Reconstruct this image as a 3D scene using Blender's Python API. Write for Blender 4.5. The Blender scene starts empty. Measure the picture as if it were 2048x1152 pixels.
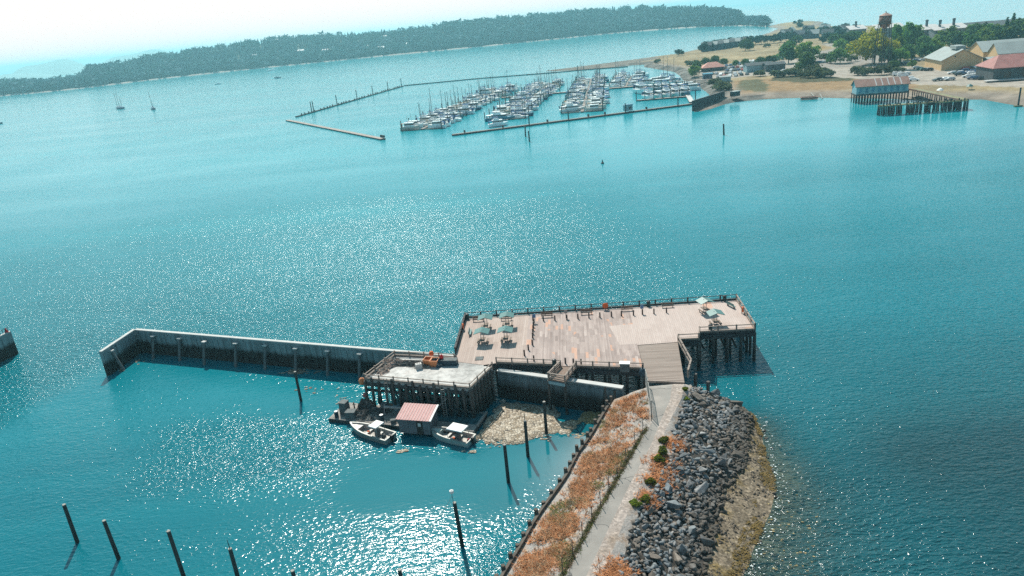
import bpy, bmesh, math, random
import numpy as np
from mathutils import Vector, Matrix
random.seed(11); rng = np.random.default_rng(11)
SC = bpy.context.scene
COL = SC.collection
PI = math.pi
# ------------------------------------------------------------------ camera (solved from the photograph's verticals and horizon)
F, CX, CY, CAMH = 1428.0, 1024.0, 576.0, 50.0
_d = np.array([360., 3844., F]); _d /= np.linalg.norm(_d)
_up = -_d
_Y = np.array([0, 0, 1.]) - _up*_up[2]; _Y /= np.linalg.norm(_Y)
_X = np.cross(_Y, _up)
if _X[0] < 0: _X = -_X
RC = np.array([_X, _Y, _up])
def P(px, py, z=0.0):
    """the ground point at height z seen at pixel (px,py) of the photograph"""
    v = RC @ np.array([(px-CX)/F, (py-CY)/F, 1.0]); t = (z-CAMH)/v[2]
    return Vector((v[0]*t, v[1]*t, z))
def Q(p):
    c = RC.T @ (np.array(p, float)-np.array([0, 0, CAMH])); return c[0]/c[2]*F+CX, c[1]/c[2]*F+CY
cam = bpy.data.cameras.new('camera'); cam_o = bpy.data.objects.new('camera', cam); COL.objects.link(cam_o)
cam.sensor_width = 36; cam.lens = F/2048*36; cam.clip_start = 0.5; cam.clip_end = 80000
M3 = Matrix([list(RC[0]), list(RC[1]), list(RC[2])]) @ Matrix(((1, 0, 0), (0, -1, 0), (0, 0, -1)))
cam_o.matrix_world = Matrix.Translation((0, 0, CAMH)) @ M3.to_4x4()
SC.camera = cam_o
# ------------------------------------------------------------------ light
SUN_AZ, SUN_EL = math.radians(-13), math.radians(50)
w = bpy.data.worlds.new('World'); SC.world = w; w.use_nodes = True
nt = w.node_tree; bg = nt.nodes['Background']
sky = nt.nodes.new('ShaderNodeTexSky'); sky.sky_type = 'NISHITA'; sky.sun_disc = False
sky.sun_elevation = SUN_EL; sky.sun_rotation = SUN_AZ; sky.air_density = 1.0; sky.dust_density = 1.2; sky.ozone_density = 1.0
tn = nt.nodes.new('ShaderNodeMix'); tn.data_type = 'RGBA'; tn.inputs[7].default_value = (10.6, 9.0, 8.8, 1)      # white summer haze low in the sky
tc = nt.nodes.new('ShaderNodeTexCoord'); sp = nt.nodes.new('ShaderNodeSeparateXYZ'); mr = nt.nodes.new('ShaderNodeMapRange')
nt.links.new(tc.outputs['Generated'], sp.inputs[0]); nt.links.new(sp.outputs[2], mr.inputs[0])
for _i, _v in ((1, 0.0), (2, .3), (3, .97), (4, .04)): mr.inputs[_i].default_value = _v
mr.interpolation_type = 'SMOOTHSTEP'; nt.links.new(mr.outputs[0], tn.inputs[0])
tm = nt.nodes.new('ShaderNodeMix'); tm.data_type = 'RGBA'; tm.blend_type = 'MULTIPLY'; tm.inputs[0].default_value = 1; tm.inputs[7].default_value = (.70, 1.27, 1.15, 1)
nt.links.new(sky.outputs[0], tm.inputs[6]); nt.links.new(tm.outputs[2], tn.inputs[6]); nt.links.new(tn.outputs[2], bg.inputs[0]); bg.inputs[1].default_value = 0.09
sl = bpy.data.lights.new('sun', 'SUN'); sl.energy = 5.0; sl.angle = math.radians(0.53); sl.color = (1, .95, .86)
so = bpy.data.objects.new('sun', sl); COL.objects.link(so)
sd = Vector((math.sin(SUN_AZ)*math.cos(SUN_EL), math.cos(SUN_AZ)*math.cos(SUN_EL), math.sin(SUN_EL)))
so.rotation_euler = sd.to_track_quat('Z', 'Y').to_euler()
SC.view_settings.view_transform = 'Standard'; SC.view_settings.look = 'None'; SC.view_settings.gamma = 1
SC.view_settings.exposure = 0.36
SC.cycles.max_bounces = 5; SC.cycles.diffuse_bounces = 2; SC.cycles.glossy_bounces = 3; SC.cycles.transparent_max_bounces = 8
SC.cycles.transmission_bounces = 2; SC.cycles.volume_bounces = 0; SC.cycles.sample_clamp_indirect = 2; SC.cycles.sample_clamp_direct = 11; SC.cycles.caustics_reflective = False; SC.cycles.caustics_refractive = False
SC.cycles.use_denoising = False

# ------------------------------------------------------------------ materials
class NT:
    def __init__(s, name):
        s.m = bpy.data.materials.new(name); s.m.use_nodes = True; s.t = s.m.node_tree
        s.b = s.t.nodes['Principled BSDF']; s.out = s.t.nodes['Material Output']
    def n(s, typ, **kw):
        nd = s.t.nodes.new('ShaderNode'+typ)
        for k, v in kw.items():
            if k in nd.bl_rna.properties: setattr(nd, k, v)
            else: nd.inputs[k].default_value = v
        return nd
    def l(s, a, b): s.t.links.new(a, b)
    def val(s, x, inp):
        if hasattr(x, 'is_output'): s.l(x, inp)
        else: inp.default_value = x
    def math(s, op, a, b=0.0, c=0.0):
        nd = s.n('Math', operation=op); s.val(a, nd.inputs[0]); s.val(b, nd.inputs[1]); s.val(c, nd.inputs[2]); return nd.outputs[0]
    def mix(s, f, a, b, blend='MIX'):
        nd = s.n('Mix', data_type='RGBA', blend_type=blend); s.val(f, nd.inputs[0])
        for x, i in ((a, 6), (b, 7)):
            if hasattr(x, 'is_output'): s.l(x, nd.inputs[i])
            else: nd.inputs[i].default_value = (*x[:3], 1)
        return nd.outputs[2]
    def ramp(s, f, stops, interp='LINEAR'):
        nd = s.n('ValToRGB'); cr = nd.color_ramp; cr.interpolation = interp
        while len(cr.elements) < len(stops): cr.elements.new(0.5)
        for e, (p, c) in zip(cr.elements, stops):
            e.position = p; e.color = (*c[:3], 1) if len(c) >= 3 else (c[0], c[0], c[0], 1)
        s.val(f, nd.inputs[0]); return nd.outputs[0]
    def noise(s, vec, scale, detail=3, rough=.6, dist=0.0):
        nd = s.n('TexNoise'); nd.inputs['Scale'].default_value = scale; nd.inputs['Detail'].default_value = detail
        nd.inputs['Roughness'].default_value = rough; nd.inputs['Distortion'].default_value = dist
        if vec is not None: s.l(vec, nd.inputs['Vector'])
        return nd.outputs[0]
    def pos(s): return s.n('NewGeometry').outputs['Position']
    def obj(s): return s.n('TexCoord').outputs['Object']
    def mapping(s, vec, rot=(0, 0, 0), scale=(1, 1, 1), loc=(0, 0, 0)):
        nd = s.n('Mapping'); s.l(vec, nd.inputs[0]); nd.inputs[1].default_value = loc
        nd.inputs[2].default_value = rot; nd.inputs[3].default_value = scale; return nd.outputs[0]
    def bump(s, h, strength=.4, dist=.05):
        nd = s.n('Bump'); nd.inputs['Strength'].default_value = strength; nd.inputs['Distance'].default_value = dist
        s.l(h, nd.inputs['Height']); return nd.outputs[0]
    def base(s, c): s.val(c if hasattr(c, 'is_output') else (*c[:3], 1), s.b.inputs['Base Color'])
def simple(name, c, rough=.7, var=.25, scale=1.5, metal=0.0, bump=.0, world=False, spec=.3, rnd=0.0):
    """a weathered paint, wood or stone: the colour with soft large and fine blotches"""
    m = NT(name); v = m.pos() if world else m.obj()
    a = m.noise(v, scale, 5, .65)
    lo = [x*(1-var) for x in c]; hi = [min(1, x*(1+var)) for x in c]
    col = m.ramp(a, [(.3, lo), (.7, hi)])
    if rnd:
        oi = m.n('ObjectInfo').outputs['Random']
        h = m.n('HueSaturation'); m.l(col, h.inputs['Color'])
        m.l(m.math('ADD', m.math('MULTIPLY', oi, rnd), 1-rnd/2), h.inputs['Value']); col = h.outputs[0]
    m.base(col); m.b.inputs['Roughness'].default_value = rough; m.b.inputs['Metallic'].default_value = metal
    m.b.inputs['Specular IOR Level'].default_value = spec
    if bump: m.l(m.bump(m.noise(v, scale*8, 4), bump, .05), m.b.inputs['Normal'])
    return m.m
MAT = {}
def mt(key, *a, **k):
    MAT[key] = simple(key, *a, **k); return MAT[key]
mt('pile_wood', (.055, .05, .045), .85, .45, 2.0, bump=.5)
mt('stake_wood', (.10, .08, .065), .85, .4, 2.0, bump=.5)
mt('rail_wood', (.25, .2, .17), .85, .3, 2.5)
mt('rail_dark', (.055, .05, .05), .8, .35, 2.0)
mt('beam_dark', (.05, .05, .052), .85, .45, 1.0)
mt('bollard_wood', (.07, .05, .045), .8, .3, 3)
mt('bench_wood', (.19, .13, .10), .8, .3, 3)
mt('table_wood', (.2, .15, .12), .8, .3, 3)
mt('canopy_green', (.07, .16, .15), .45, .08, .8, spec=.4)
mt('bin_green', (.02, .055, .06), .5, .2, 2)
mt('metal_grey', (.25, .26, .27), .4, .2, 2, metal=.6)
mt('sign_blue', (.08, .16, .3), .4, .1, 2)
mt('orange', (.62, .12, .03), .5, .15, 2)
mt('tub_orange', (.6, .22, .09), .5, .15, 2)
mt('red', (.55, .03, .03), .55, .2, 3)
mt('tarp', (.025, .05, .07), .5, .4, 3)
mt('net', (.46, .34, .28), .95, .5, 6, bump=.8)
mt('net_dark', (.09, .085, .08), .95, .5, 6, bump=.8)
mt('rope', (.3, .28, .25), .9, .3, 5)
mt('crate', (.11, .12, .12), .8, .4, 2)
mt('alu', (.27, .27, .255), .5, .25, 1.2, metal=.25)
mt('alu_in', (.42, .38, .34), .7, .3, 1.5)
mt('canvas_white', (.75, .73, .69), .7, .06, 1)
mt('motor_black', (.02, .02, .022), .4, .2, 2)
mt('float_deck', (.25, .225, .205), .85, .35, .8)
mt('float_dark', (.05, .05, .05), .9, .4, .8)
mt('pen_net', (.025, .085, .10), .9, .5, 1.2)
mt('shed_wall', (.16, .16, .17), .85, .3, 1.0)
mt('shed_trim', (.6, .56, .53), .7, .1, 1)
mt('door_brown', (.045, .035, .03), .7, .2, 1)
mt('glass', (.03, .05, .06), .15, .1, 1, spec=.6)
mt('concrete_dock', (.42, .38, .35), .85, .15, .25)
mt('dock_dark', (.06, .065, .065), .9, .3, .5)
mt('dock_plank', (.4, .33, .29), .85, .2, .5)
mt('white_gel', (.88, .88, .86), .3, .05, .4, spec=.5, rnd=.15)
mt('cream_gel', (.58, .54, .48), .35, .06, .4, spec=.5, rnd=.15)
mt('blue_gel', (.06, .20, .28), .3, .08, .4, spec=.5, rnd=.3)
mt('navy_gel', (.025, .06, .12), .3, .08, .4, spec=.5, rnd=.3)
mt('green_gel', (.03, .10, .09), .3, .08, .4, spec=.5, rnd=.3)
mt('cover_blue', (.02, .08, .2), .8, .15, 1, rnd=.4)
mt('cover_tan', (.35, .28, .2), .8, .15, 1, rnd=.4)
mt('mast', (.2, .21, .21), .4, .05, 1, metal=.4)
mt('rust', (.2, .10, .075), .75, .3, .35)
mt('rust_roof', (.30, .17, .135), .7, .2, .4)
mt('steel_dark', (.035, .04, .045), .6, .3, .5)
mt('red_roof', (.31, .13, .115), .7, .2, .3)
mt('roof_white', (.5, .47, .45), .6, .1, .4)
mt('blue_wall', (.24, .36, .39), .8, .2, .4)
mt('tan_wall', (.58, .40, .22), .85, .12, .3)
mt('grey_roof', (.27, .30, .29), .75, .12, .15)
mt('dark_wall', (.07, .08, .085), .85, .25, .3)
mt('condo_wall', (.16, .18, .19), .8, .2, .3)
mt('condo_dark', (.07, .09, .11), .8, .3, .25)
mt('window', (.02, .03, .035), .2, .1, .3, spec=.6)
mt('mossy', (.2, .19, .11), .9, .4, .25)
mt('trunk', (.07, .055, .045), .9, .3, 1)
mt('tyre', (.02, .02, .02), .8, .2, 2)
for k, c in dict(white=(.75, .75, .74), silver=(.42, .44, .45), dark=(.03, .035, .04), blue=(.04, .09, .18), red=(.3, .03, .025), green=(.05, .10, .09)).items():
    mt('car_'+k, c, .3, .03, .5, spec=.6)
def leaf_mat(name, c1, c2, c3, through=.45):
    m = NT(name); oi = m.n('ObjectInfo').outputs['Random']
    a = m.noise(m.pos(), .35, 3)
    col = m.ramp(a, [(.3, c1), (.5, c2), (.72, c3)])
    h = m.n('HueSaturation'); m.l(col, h.inputs['Color']); m.l(m.math('ADD', m.math('MULTIPLY', oi, .5), .75), h.inputs['Value'])
    m.l(m.math('ADD', m.math('MULTIPLY', oi, .04), .48), h.inputs['Hue'])
    m.base(h.outputs[0]); m.b.inputs['Roughness'].default_value = .8; m.b.inputs['Specular IOR Level'].default_value = .1
    tl = m.n('BsdfTranslucent'); m.l(m.mix(1.0, h.outputs[0], (1.5, 1.6, .9), 'MULTIPLY'), tl.inputs[0]); ms = m.n('MixShader'); ms.inputs[0].default_value = through     # sun shines through leaves
    m.l(m.b.outputs[0], ms.inputs[1]); m.l(tl.outputs[0], ms.inputs[2]); m.l(ms.outputs[0], m.out.inputs[0])
    MAT[name] = m.m
leaf_mat('leaf_dark', (.03, .065, .035), (.06, .12, .055), (.11, .18, .07))
leaf_mat('leaf_mid', (.05, .10, .03), (.10, .18, .05), (.19, .25, .07))
leaf_mat('leaf_gold', (.11, .15, .03), (.24, .25, .035), (.38, .34, .055))
leaf_mat('leaf_shrub', (.07, .085, .02), (.13, .15, .03), (.21, .22, .05))
leaf_mat('leaf_grey', (.04, .055, .045), (.075, .09, .07), (.11, .12, .085))
leaf_mat('leaf_sea', (.008, .03, .032), (.016, .05, .05), (.03, .075, .068))

# ------------------------------------------------------------------ mesh helper
class MB:
    def __init__(s): s.v = []; s.f = []; s.mi = []
    def add(s, vs, fs, mi=0):
        o = len(s.v); s.v += [tuple(x) for x in vs]; s.f += [tuple(i+o for i in f) for f in fs]; s.mi += [mi]*len(fs); return s
    def box(s, cx, cy, cz, sx, sy, sz, rz=0.0, mi=0, taper=1.0):
        c, sn = math.cos(rz), math.sin(rz); vs = []
        for k, z in ((1, -sz/2), (taper, sz/2)):
            for x, y in ((-1, -1), (1, -1), (1, 1), (-1, 1)):
                x *= sx/2*k; y *= sy/2*k; vs.append((cx+x*c-y*sn, cy+x*sn+y*c, cz+z))
        return s.add(vs, [(3, 2, 1, 0), (4, 5, 6, 7), (0, 1, 5, 4), (1, 2, 6, 5), (2, 3, 7, 6), (3, 0, 4, 7)], mi)
    def bar(s, a, b, w, h=None, mi=0):
        """a rectangular bar from a to b, w wide across and h tall"""
        a, b = Vector(a), Vector(b); d = (b-a)
        if d.length < 1e-6: return s
        d.normalize(); h = h or w
        side = d.cross(Vector((0, 0, 1)))
        side = Vector((1, 0, 0)) if side.length < 1e-3 else side.normalized()
        u = side.cross(d).normalized(); vs = []
        for p in (a, b):
            for i, j in ((-1, -1), (1, -1), (1, 1), (-1, 1)): vs.append(p+side*(i*w/2)+u*(j*h/2))
        return s.add(vs, [(3, 2, 1, 0), (4, 5, 6, 7), (0, 1, 5, 4), (1, 2, 6, 5), (2, 3, 7, 6), (3, 0, 4, 7)], mi)
    def cyl(s, a, b, r0, r1=None, n=8, mi=0):
        a, b = Vector(a), Vector(b); r1 = r0 if r1 is None else r1; d = (b-a).normalized()
        side = d.cross(Vector((0, 0, 1))); side = Vector((1, 0, 0)) if side.length < 1e-3 else side.normalized()
        u = side.cross(d); vs = []
        for p, r in ((a, r0), (b, r1)):
            for i in range(n):
                t = 2*PI*i/n; vs.append(p+side*(math.cos(t)*r)+u*(math.sin(t)*r))
        fs = [(i, (i+1) % n, n+(i+1) % n, n+i) for i in range(n)]+[tuple(range(n-1, -1, -1)), tuple(range(n, 2*n))]
        return s.add(vs, fs, mi)
    def tube(s, pts, r, n=5, mi=0):
        for a, b in zip(pts[:-1], pts[1:]): s.cyl(a, b, r, r, n, mi)
        return s
    def prism(s, pts, z0, z1, mi=0, mi_top=None):
        n = len(pts); ar = sum(pts[i][0]*pts[(i+1) % n][1]-pts[(i+1) % n][0]*pts[i][1] for i in range(n))
        if ar < 0: pts = pts[::-1]
        zb = z0 if isinstance(z0, (list, tuple)) else [z0]*n
        vs = [(p[0], p[1], z0) for p in pts]+[(p[0], p[1], z1) for p in pts]
        s.add(vs, [tuple(range(n-1, -1, -1))]+[(i, (i+1) % n, n+(i+1) % n, n+i) for i in range(n)], mi)
        return s.add(vs[n:], [tuple(range(n))], mi if mi_top is None else mi_top)
    def lathe(s, prof, c=(0, 0, 0), n=12, mi=0):
        vs = []; fs = []
        for r, z in prof:
            for i in range(n): vs.append((c[0]+r*math.cos(2*PI*i/n), c[1]+r*math.sin(2*PI*i/n), c[2]+z))
        for k in range(len(prof)-1):
            for i in range(n): fs.append((k*n+i, k*n+(i+1) % n, (k+1)*n+(i+1) % n, (k+1)*n+i))
        fs += [tuple(range(n-1, -1, -1)), tuple(range((len(prof)-1)*n, len(prof)*n))]
        return s.add(vs, fs, mi)
    def build(s, name, mats, parent=None, world=True, smooth=False, loc=None):
        """ONE mesh object; with world=True its coordinates are world ones and are made local to its thing's base"""
        if not isinstance(mats, (list, tuple)): mats = [mats]
        root = parent
        while root is not None and root.parent is not None: root = root.parent
        off = Vector(root.location) if (root is not None and world) else Vector(loc or (0, 0, 0)) if world else Vector((0, 0, 0))
        me = bpy.data.meshes.new(name)
        me.from_pydata([(x-off.x, y-off.y, z-off.z) for x, y, z in s.v], [], s.f)
        for k in mats: me.materials.append(MAT[k] if isinstance(k, str) else k)
        me.polygons.foreach_set('material_index', s.mi)
        if smooth: me.polygons.foreach_set('use_smooth', [True]*len(s.f))
        me.validate(); me.update()
        o = bpy.data.objects.new(name, me); COL.objects.link(o)
        if parent is not None: o.parent = parent
        elif loc is not None: o.location = loc
        return o
def tag(o, label=None, cat=None, group=None, kind=None):
    for k, v in (('label', label), ('category', cat), ('group', group), ('kind', kind)):
        if v: o[k] = v
    return o
def empty(name, loc, label, cat, group=None, rz=0.0):
    o = bpy.data.objects.new(name, None); o.empty_display_size = .3; COL.objects.link(o)
    o.location = loc; o.rotation_euler = (0, 0, rz); return tag(o, label, cat, group)
def np_mesh(name, V, Fa, mats, kind=None, smooth=False, mi=None, parent=None, cols=None):
    """big array mesh; Fa is (n,3) or (n,4)"""
    me = bpy.data.meshes.new(name); V = np.asarray(V, np.float32); Fa = np.asarray(Fa, np.int32); k = Fa.shape[1]
    me.vertices.add(len(V)); me.vertices.foreach_set('co', V.ravel())
    me.loops.add(Fa.size); me.loops.foreach_set('vertex_index', Fa.ravel())
    me.polygons.add(len(Fa)); me.polygons.foreach_set('loop_start', np.arange(0, Fa.size, k, dtype=np.int32))
    me.polygons.foreach_set('loop_total', np.full(len(Fa), k, np.int32))
    for m in mats: me.materials.append(MAT[m] if isinstance(m, str) else m)
    if mi is not None: me.polygons.foreach_set('material_index', np.asarray(mi, np.int32))
    me.update(calc_edges=True)
    if smooth: me.polygons.foreach_set('use_smooth', np.ones(len(Fa), bool))
    for nm, arr in (cols or {}).items():
        if arr.ndim == 1:
            a = me.attributes.new(nm, 'FLOAT', 'POINT'); a.data.foreach_set('value', arr.astype(np.float32))
        else:
            a = me.attributes.new(nm, 'FLOAT_COLOR', 'POINT')
            a.data.foreach_set('color', np.hstack([arr, np.ones((len(arr), 1))]).astype(np.float32).ravel())
    o = bpy.data.objects.new(name, me); COL.objects.link(o)
    if kind: o['kind'] = kind
    if parent is not None: o.parent = parent
    return o
KIDS = {}
def kids_of(o):
    if o.name not in KIDS: KIDS[o.name] = list(o.children)
    return KIDS[o.name]
def copy_tree(o, parent=None):
    c = o.copy(); COL.objects.link(c); c.parent = parent
    KIDS[c.name] = [copy_tree(ch, c) for ch in kids_of(o)]
    return c
def place(proto, used, loc, rz, label, group=None, scale=None):
    """the first call places the prototype itself, later ones copy it with all its parts"""
    o = proto if proto.name not in used else copy_tree(proto)
    used.add(proto.name); o.location = loc; o.rotation_euler = (0, 0, rz)
    if scale: o.scale = scale
    tag(o, label, None, group); return o
USED = set()
ORD = ('first second third fourth fifth sixth seventh eighth ninth tenth eleventh twelfth thirteenth fourteenth fifteenth sixteenth seventeenth eighteenth nineteenth twentieth '
       'twenty-first twenty-second twenty-third twenty-fourth twenty-fifth twenty-sixth twenty-seventh twenty-eighth twenty-ninth thirtieth thirty-first thirty-second thirty-third thirty-fourth thirty-fifth thirty-sixth thirty-seventh thirty-eighth thirty-ninth fortieth').split()
def inside(poly, X, Y):
    r = np.zeros(X.shape, bool); n = len(poly)
    for i in range(n):
        x0, y0 = poly[i][:2]; x1, y1 = poly[(i+1) % n][:2]
        if y0 == y1: continue
        c = ((y0 > Y) != (y1 > Y)) & (X < (x1-x0)*(Y-y0)/(y1-y0)+x0); r ^= c
    return r
def seg_dist(poly, X, Y, closed=True):
    d = np.full(X.shape, 1e9); n = len(poly)
    for i in range(n if closed else n-1):
        x0, y0 = poly[i][:2]; x1, y1 = poly[(i+1) % n][:2]; dx, dy = x1-x0, y1-y0
        t = np.clip(((X-x0)*dx+(Y-y0)*dy)/(dx*dx+dy*dy+1e-9), 0, 1)
        d = np.minimum(d, np.hypot(X-x0-t*dx, Y-y0-t*dy))
    return d
def W(pts, z=0.0): return [P(x, y, z) for x, y in pts]
_perm = rng.random((64, 64))
def vnoise(X, Y, s):
    """smooth value noise in 0..1"""
    x, y = X/s, Y/s; xi, yi = np.floor(x).astype(int), np.floor(y).astype(int); fx, fy = x-xi, y-yi
    fx = fx*fx*(3-2*fx); fy = fy*fy*(3-2*fy); g = lambda a, b: _perm[a % 64, b % 64]
    return (g(xi, yi)*(1-fx)+g(xi+1, yi)*fx)*(1-fy)+(g(xi, yi+1)*(1-fx)+g(xi+1, yi+1)*fx)*fy
# ================================================================== SETTING: near causeway ground
FEAT = {  # lines along the causeway, as seen in the photograph, with their heights
 'bulk': (3.2, [(1241,783),(1230,797),(1216,819),(1203,841),(1181,879),(1160,906),(1136,954),(1105,998),(1078,1035),(1044,1097),(1017,1141)]),
 'fence': (4.5, [(1290,764),(1300,800),(1303,838),(1270,893),(1235,954),(1184,1041),(1126,1148)]),
 'pathl': (4.6, [(1293,763),(1304,800),(1307,840),(1276,893),(1241,955),(1191,1041),(1134,1150)]),
 'pathr': (4.6, [(1345,764),(1340,800),(1322,840),(1303,887),(1262,964),(1225,1040),(1173,1151)]),
 'gravr': (4.5, [(1368,766),(1364,795),(1354,814),(1333,855),(1323,886),(1292,950),(1258,1018),(1211,1137)]),
 'rockt': (4.1, [(1385,770),(1370,800),(1352,850),(1348,905),(1320,960),(1284,1012),(1262,1066),(1238,1148)]),
 'rockb': (0.9, [(1432,779),(1470,806),(1498,830),(1494,879),(1480,937),(1446,978),(1435,1032),(1418,1083),(1405,1148)]),
 'shore': (0.0, [(1437,776),(1478,803),(1507,833),(1524,872),(1531,913),(1548,957),(1549,991),(1541,1025),(1513,1083),(1486,1152)]),
}
YA = np.arange(14, 92.01, .5); FX = {}
for k, (z, pts) in FEAT.items():
    q = np.array([P(x, y, z)[:2] for x, y in pts]); o = np.argsort(q[:, 1]); q = q[o]
    x = np.interp(YA, q[:, 1], q[:, 0])
    s0 = (q[2, 0]-q[0, 0])/(q[2, 1]-q[0, 1]); lo = YA < q[0, 1]; x[lo] = q[0, 0]+(YA[lo]-q[0, 1])*s0
    s1 = (q[-1, 0]-q[-3, 0])/(q[-1, 1]-q[-3, 1]); hi = YA > q[-1, 1]
    x[hi] = q[-1, 0]+(YA[hi]-q[-1, 1])*(s1 if k in ('bulk',) else 0.0)
    FX[k] = x
for a, b in (('bulk', 'fence'), ('fence', 'pathl'), ('pathl', 'pathr'), ('pathr', 'gravr'), ('gravr', 'rockt'), ('rockt', 'rockb'), ('rockb', 'shore')):
    FX[b] = np.maximum(FX[b], FX[a]+.15)
# columns: (start line, end line, subdivisions)
FX['sea1'] = FX['shore']+7; FX['sea2'] = FX['shore']+30
ZF = {k: v[0] for k, v in FEAT.items()}; ZF['sea1'] = -1.1; ZF['sea2'] = -5.0
def drop(Y):      # the fill ends in a bank under the wharf
    return np.clip((Y-81.5)/6.0, 0, 1)
def ground_z(xx, yy):
    """height of the causeway ground at a world point (arrays)"""
    ks = ['bulk', 'fence', 'pathl', 'pathr', 'gravr', 'rockt', 'rockb', 'shore', 'sea1', 'sea2']
    z = np.full(np.shape(xx), -5.0); cols = [np.interp(yy, YA, FX[k]) for k in ks]
    for i in range(len(ks)-1):
        m = (xx >= cols[i]) & (xx < cols[i+1]); t = (xx-cols[i])/(cols[i+1]-cols[i])
        z = np.where(m, ZF[ks[i]]+(ZF[ks[i+1]]-ZF[ks[i]])*t, z)
    dz = drop(yy)
    return np.where(z > -3, z*(1-dz)+(-3)*dz, z)
def strip(name, a, b, nsub, mat, rough=0.0, kind='structure'):
    t = np.linspace(0, 1, nsub+1); X = FX[a][:, None]*(1-t)+FX[b][:, None]*t; Y = np.repeat(YA[:, None], nsub+1, 1)
    Z = ZF[a]*(1-t)[None]+ZF[b]*t[None]+0*X
    if rough:
        n = (vnoise(X, Y, 1.3)-.5)*rough+(vnoise(X+9, Y, .55)-.5)*rough*.6; e = np.minimum(t, 1-t)*2; Z = Z+n*np.clip(e*3, 0, 1)[None]
    d = drop(Y); Z = np.where(Z > -3, Z*(1-d)-3*d, Z)
    nr, nc = X.shape; idx = np.arange(nr*nc).reshape(nr, nc)
    Fa = np.stack([idx[:-1, :-1], idx[:-1, 1:], idx[1:, 1:], idx[1:, :-1]], -1).reshape(-1, 4)
    return np_mesh(name, np.stack([X, Y, Z], -1).reshape(-1, 3), Fa, [mat], kind, smooth=True)
def ground_mat(name, c1, c2, c3, s1=.5, s2=6.0, bump=.6):
    m = NT(name); p = m.pos(); a = m.noise(p, s1, 5, .7); b = m.noise(p, s2, 4, .7)
    col = m.ramp(a, [(.32, c1), (.5, c2), (.68, c3)])
    col = m.mix(.55, col, m.ramp(b, [(.35, (.35, .35, .35)), (.65, (1, 1, 1))]), 'MULTIPLY')
    if name in ('pebble', 'gravel', 'rubble'):
        vo = m.n('TexVoronoi'); vo.inputs['Scale'].default_value = 4.5; m.l(p, vo.inputs['Vector']); sc = m.n('SeparateColor'); m.l(vo.outputs['Color'], sc.inputs[0])
        col = m.mix(.8 if name == 'pebble' else .35, col, m.ramp(sc.outputs[0], [(0, (.35, .33, .32)), (.5, (.9, .88, .85)), (.85, (1.2, 1.15, 1.1)), (1, (2.0, 1.95, 1.9))]), 'MULTIPLY')
    m.base(col); m.b.inputs['Roughness'].default_value = .9; m.b.inputs['Specular IOR Level'].default_value = .15
    m.l(m.bump(b, bump, .15), m.b.inputs['Normal']); MAT[name] = m.m
ground_mat('soil', (.30, .27, .25), (.40, .36, .33), (.33, .22, .15), .7, 5)
ground_mat('gravel', (.36, .30, .26), (.44, .37, .33), (.30, .23, .18), .35, 3.5, .4)
ground_mat('rubble', (.05, .047, .044), (.09, .082, .075), (.12, .105, .09), .8, 4, 1.0)
ground_mat('pebble', (.15, .12, .085), (.24, .195, .145), (.19, .135, .05), .28, 2.6, 1.0)
ground_mat('seabed', (.07, .078, .062), (.135, .135, .10), (.2, .18, .13), .25, 1.2, .5)
# asphalt with cracks and gravel dust
m = NT('asphalt'); p = m.pos(); a = m.noise(p, .25, 5); b = m.noise(p, 14, 3)
col = m.ramp(a, [(.3, (.20, .18, .162)), (.6, (.27, .244, .22)), (.75, (.36, .315, .28))])
vo = m.n('TexVoronoi', feature='DISTANCE_TO_EDGE'); vo.inputs['Scale'].default_value = .16
m.l(m.n('VectorMath', operation='ADD').outputs[0], vo.inputs['Vector'])
vm = m.t.nodes[-1]; nz = m.n('TexNoise'); nz.inputs['Scale'].default_value = .8; m.l(p, nz.inputs['Vector'])
vm2 = m.n('VectorMath', operation='SCALE'); m.l(nz.outputs[1], vm2.inputs[0]); vm2.inputs[3].default_value = 1.6
va = m.n('VectorMath', operation='ADD'); m.l(p, va.inputs[0]); m.l(vm2.outputs[0], va.inputs[1]); m.l(va.outputs[0], vo.inputs['Vector'])
cr = m.ramp(vo.outputs['Distance'], [(.004, (1,)), (.012, (0,))])
col = m.mix(cr, col, (.09, .085, .08)); col = m.mix(.25, col, m.ramp(b, [(.3, (.5, .5, .5)), (.7, (1, 1, 1))]), 'MULTIPLY')
m.base(col); m.b.inputs['Roughness'].default_value = .9; MAT['asphalt'] = m.m
strip('grass_bank_ground', 'bulk', 'fence', 10, 'soil', .25)
strip('verge_ground', 'fence', 'pathl', 2, 'soil')
strip('path', 'pathl', 'pathr', 3, 'asphalt')
strip('gravel_shoulder', 'pathr', 'gravr', 4, 'gravel', .04)
strip('rock_slope_ground', 'gravr', 'rockt', 4, 'soil', .2)
strip('riprap_ground', 'rockt', 'rockb', 10, 'rubble', .5)
strip('pebble_beach', 'rockb', 'shore', 8, 'pebble', .12)
strip('seabed', 'shore', 'sea1', 5, 'seabed', .1)
strip('seabed', 'sea1', 'sea2', 5, 'seabed', .4)
SHORE_N = [(x, y) for x, y in zip(FX['shore'], YA) if y < 88]
BULK_N = [(x, y) for x, y in zip(FX['bulk'], YA)]
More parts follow.
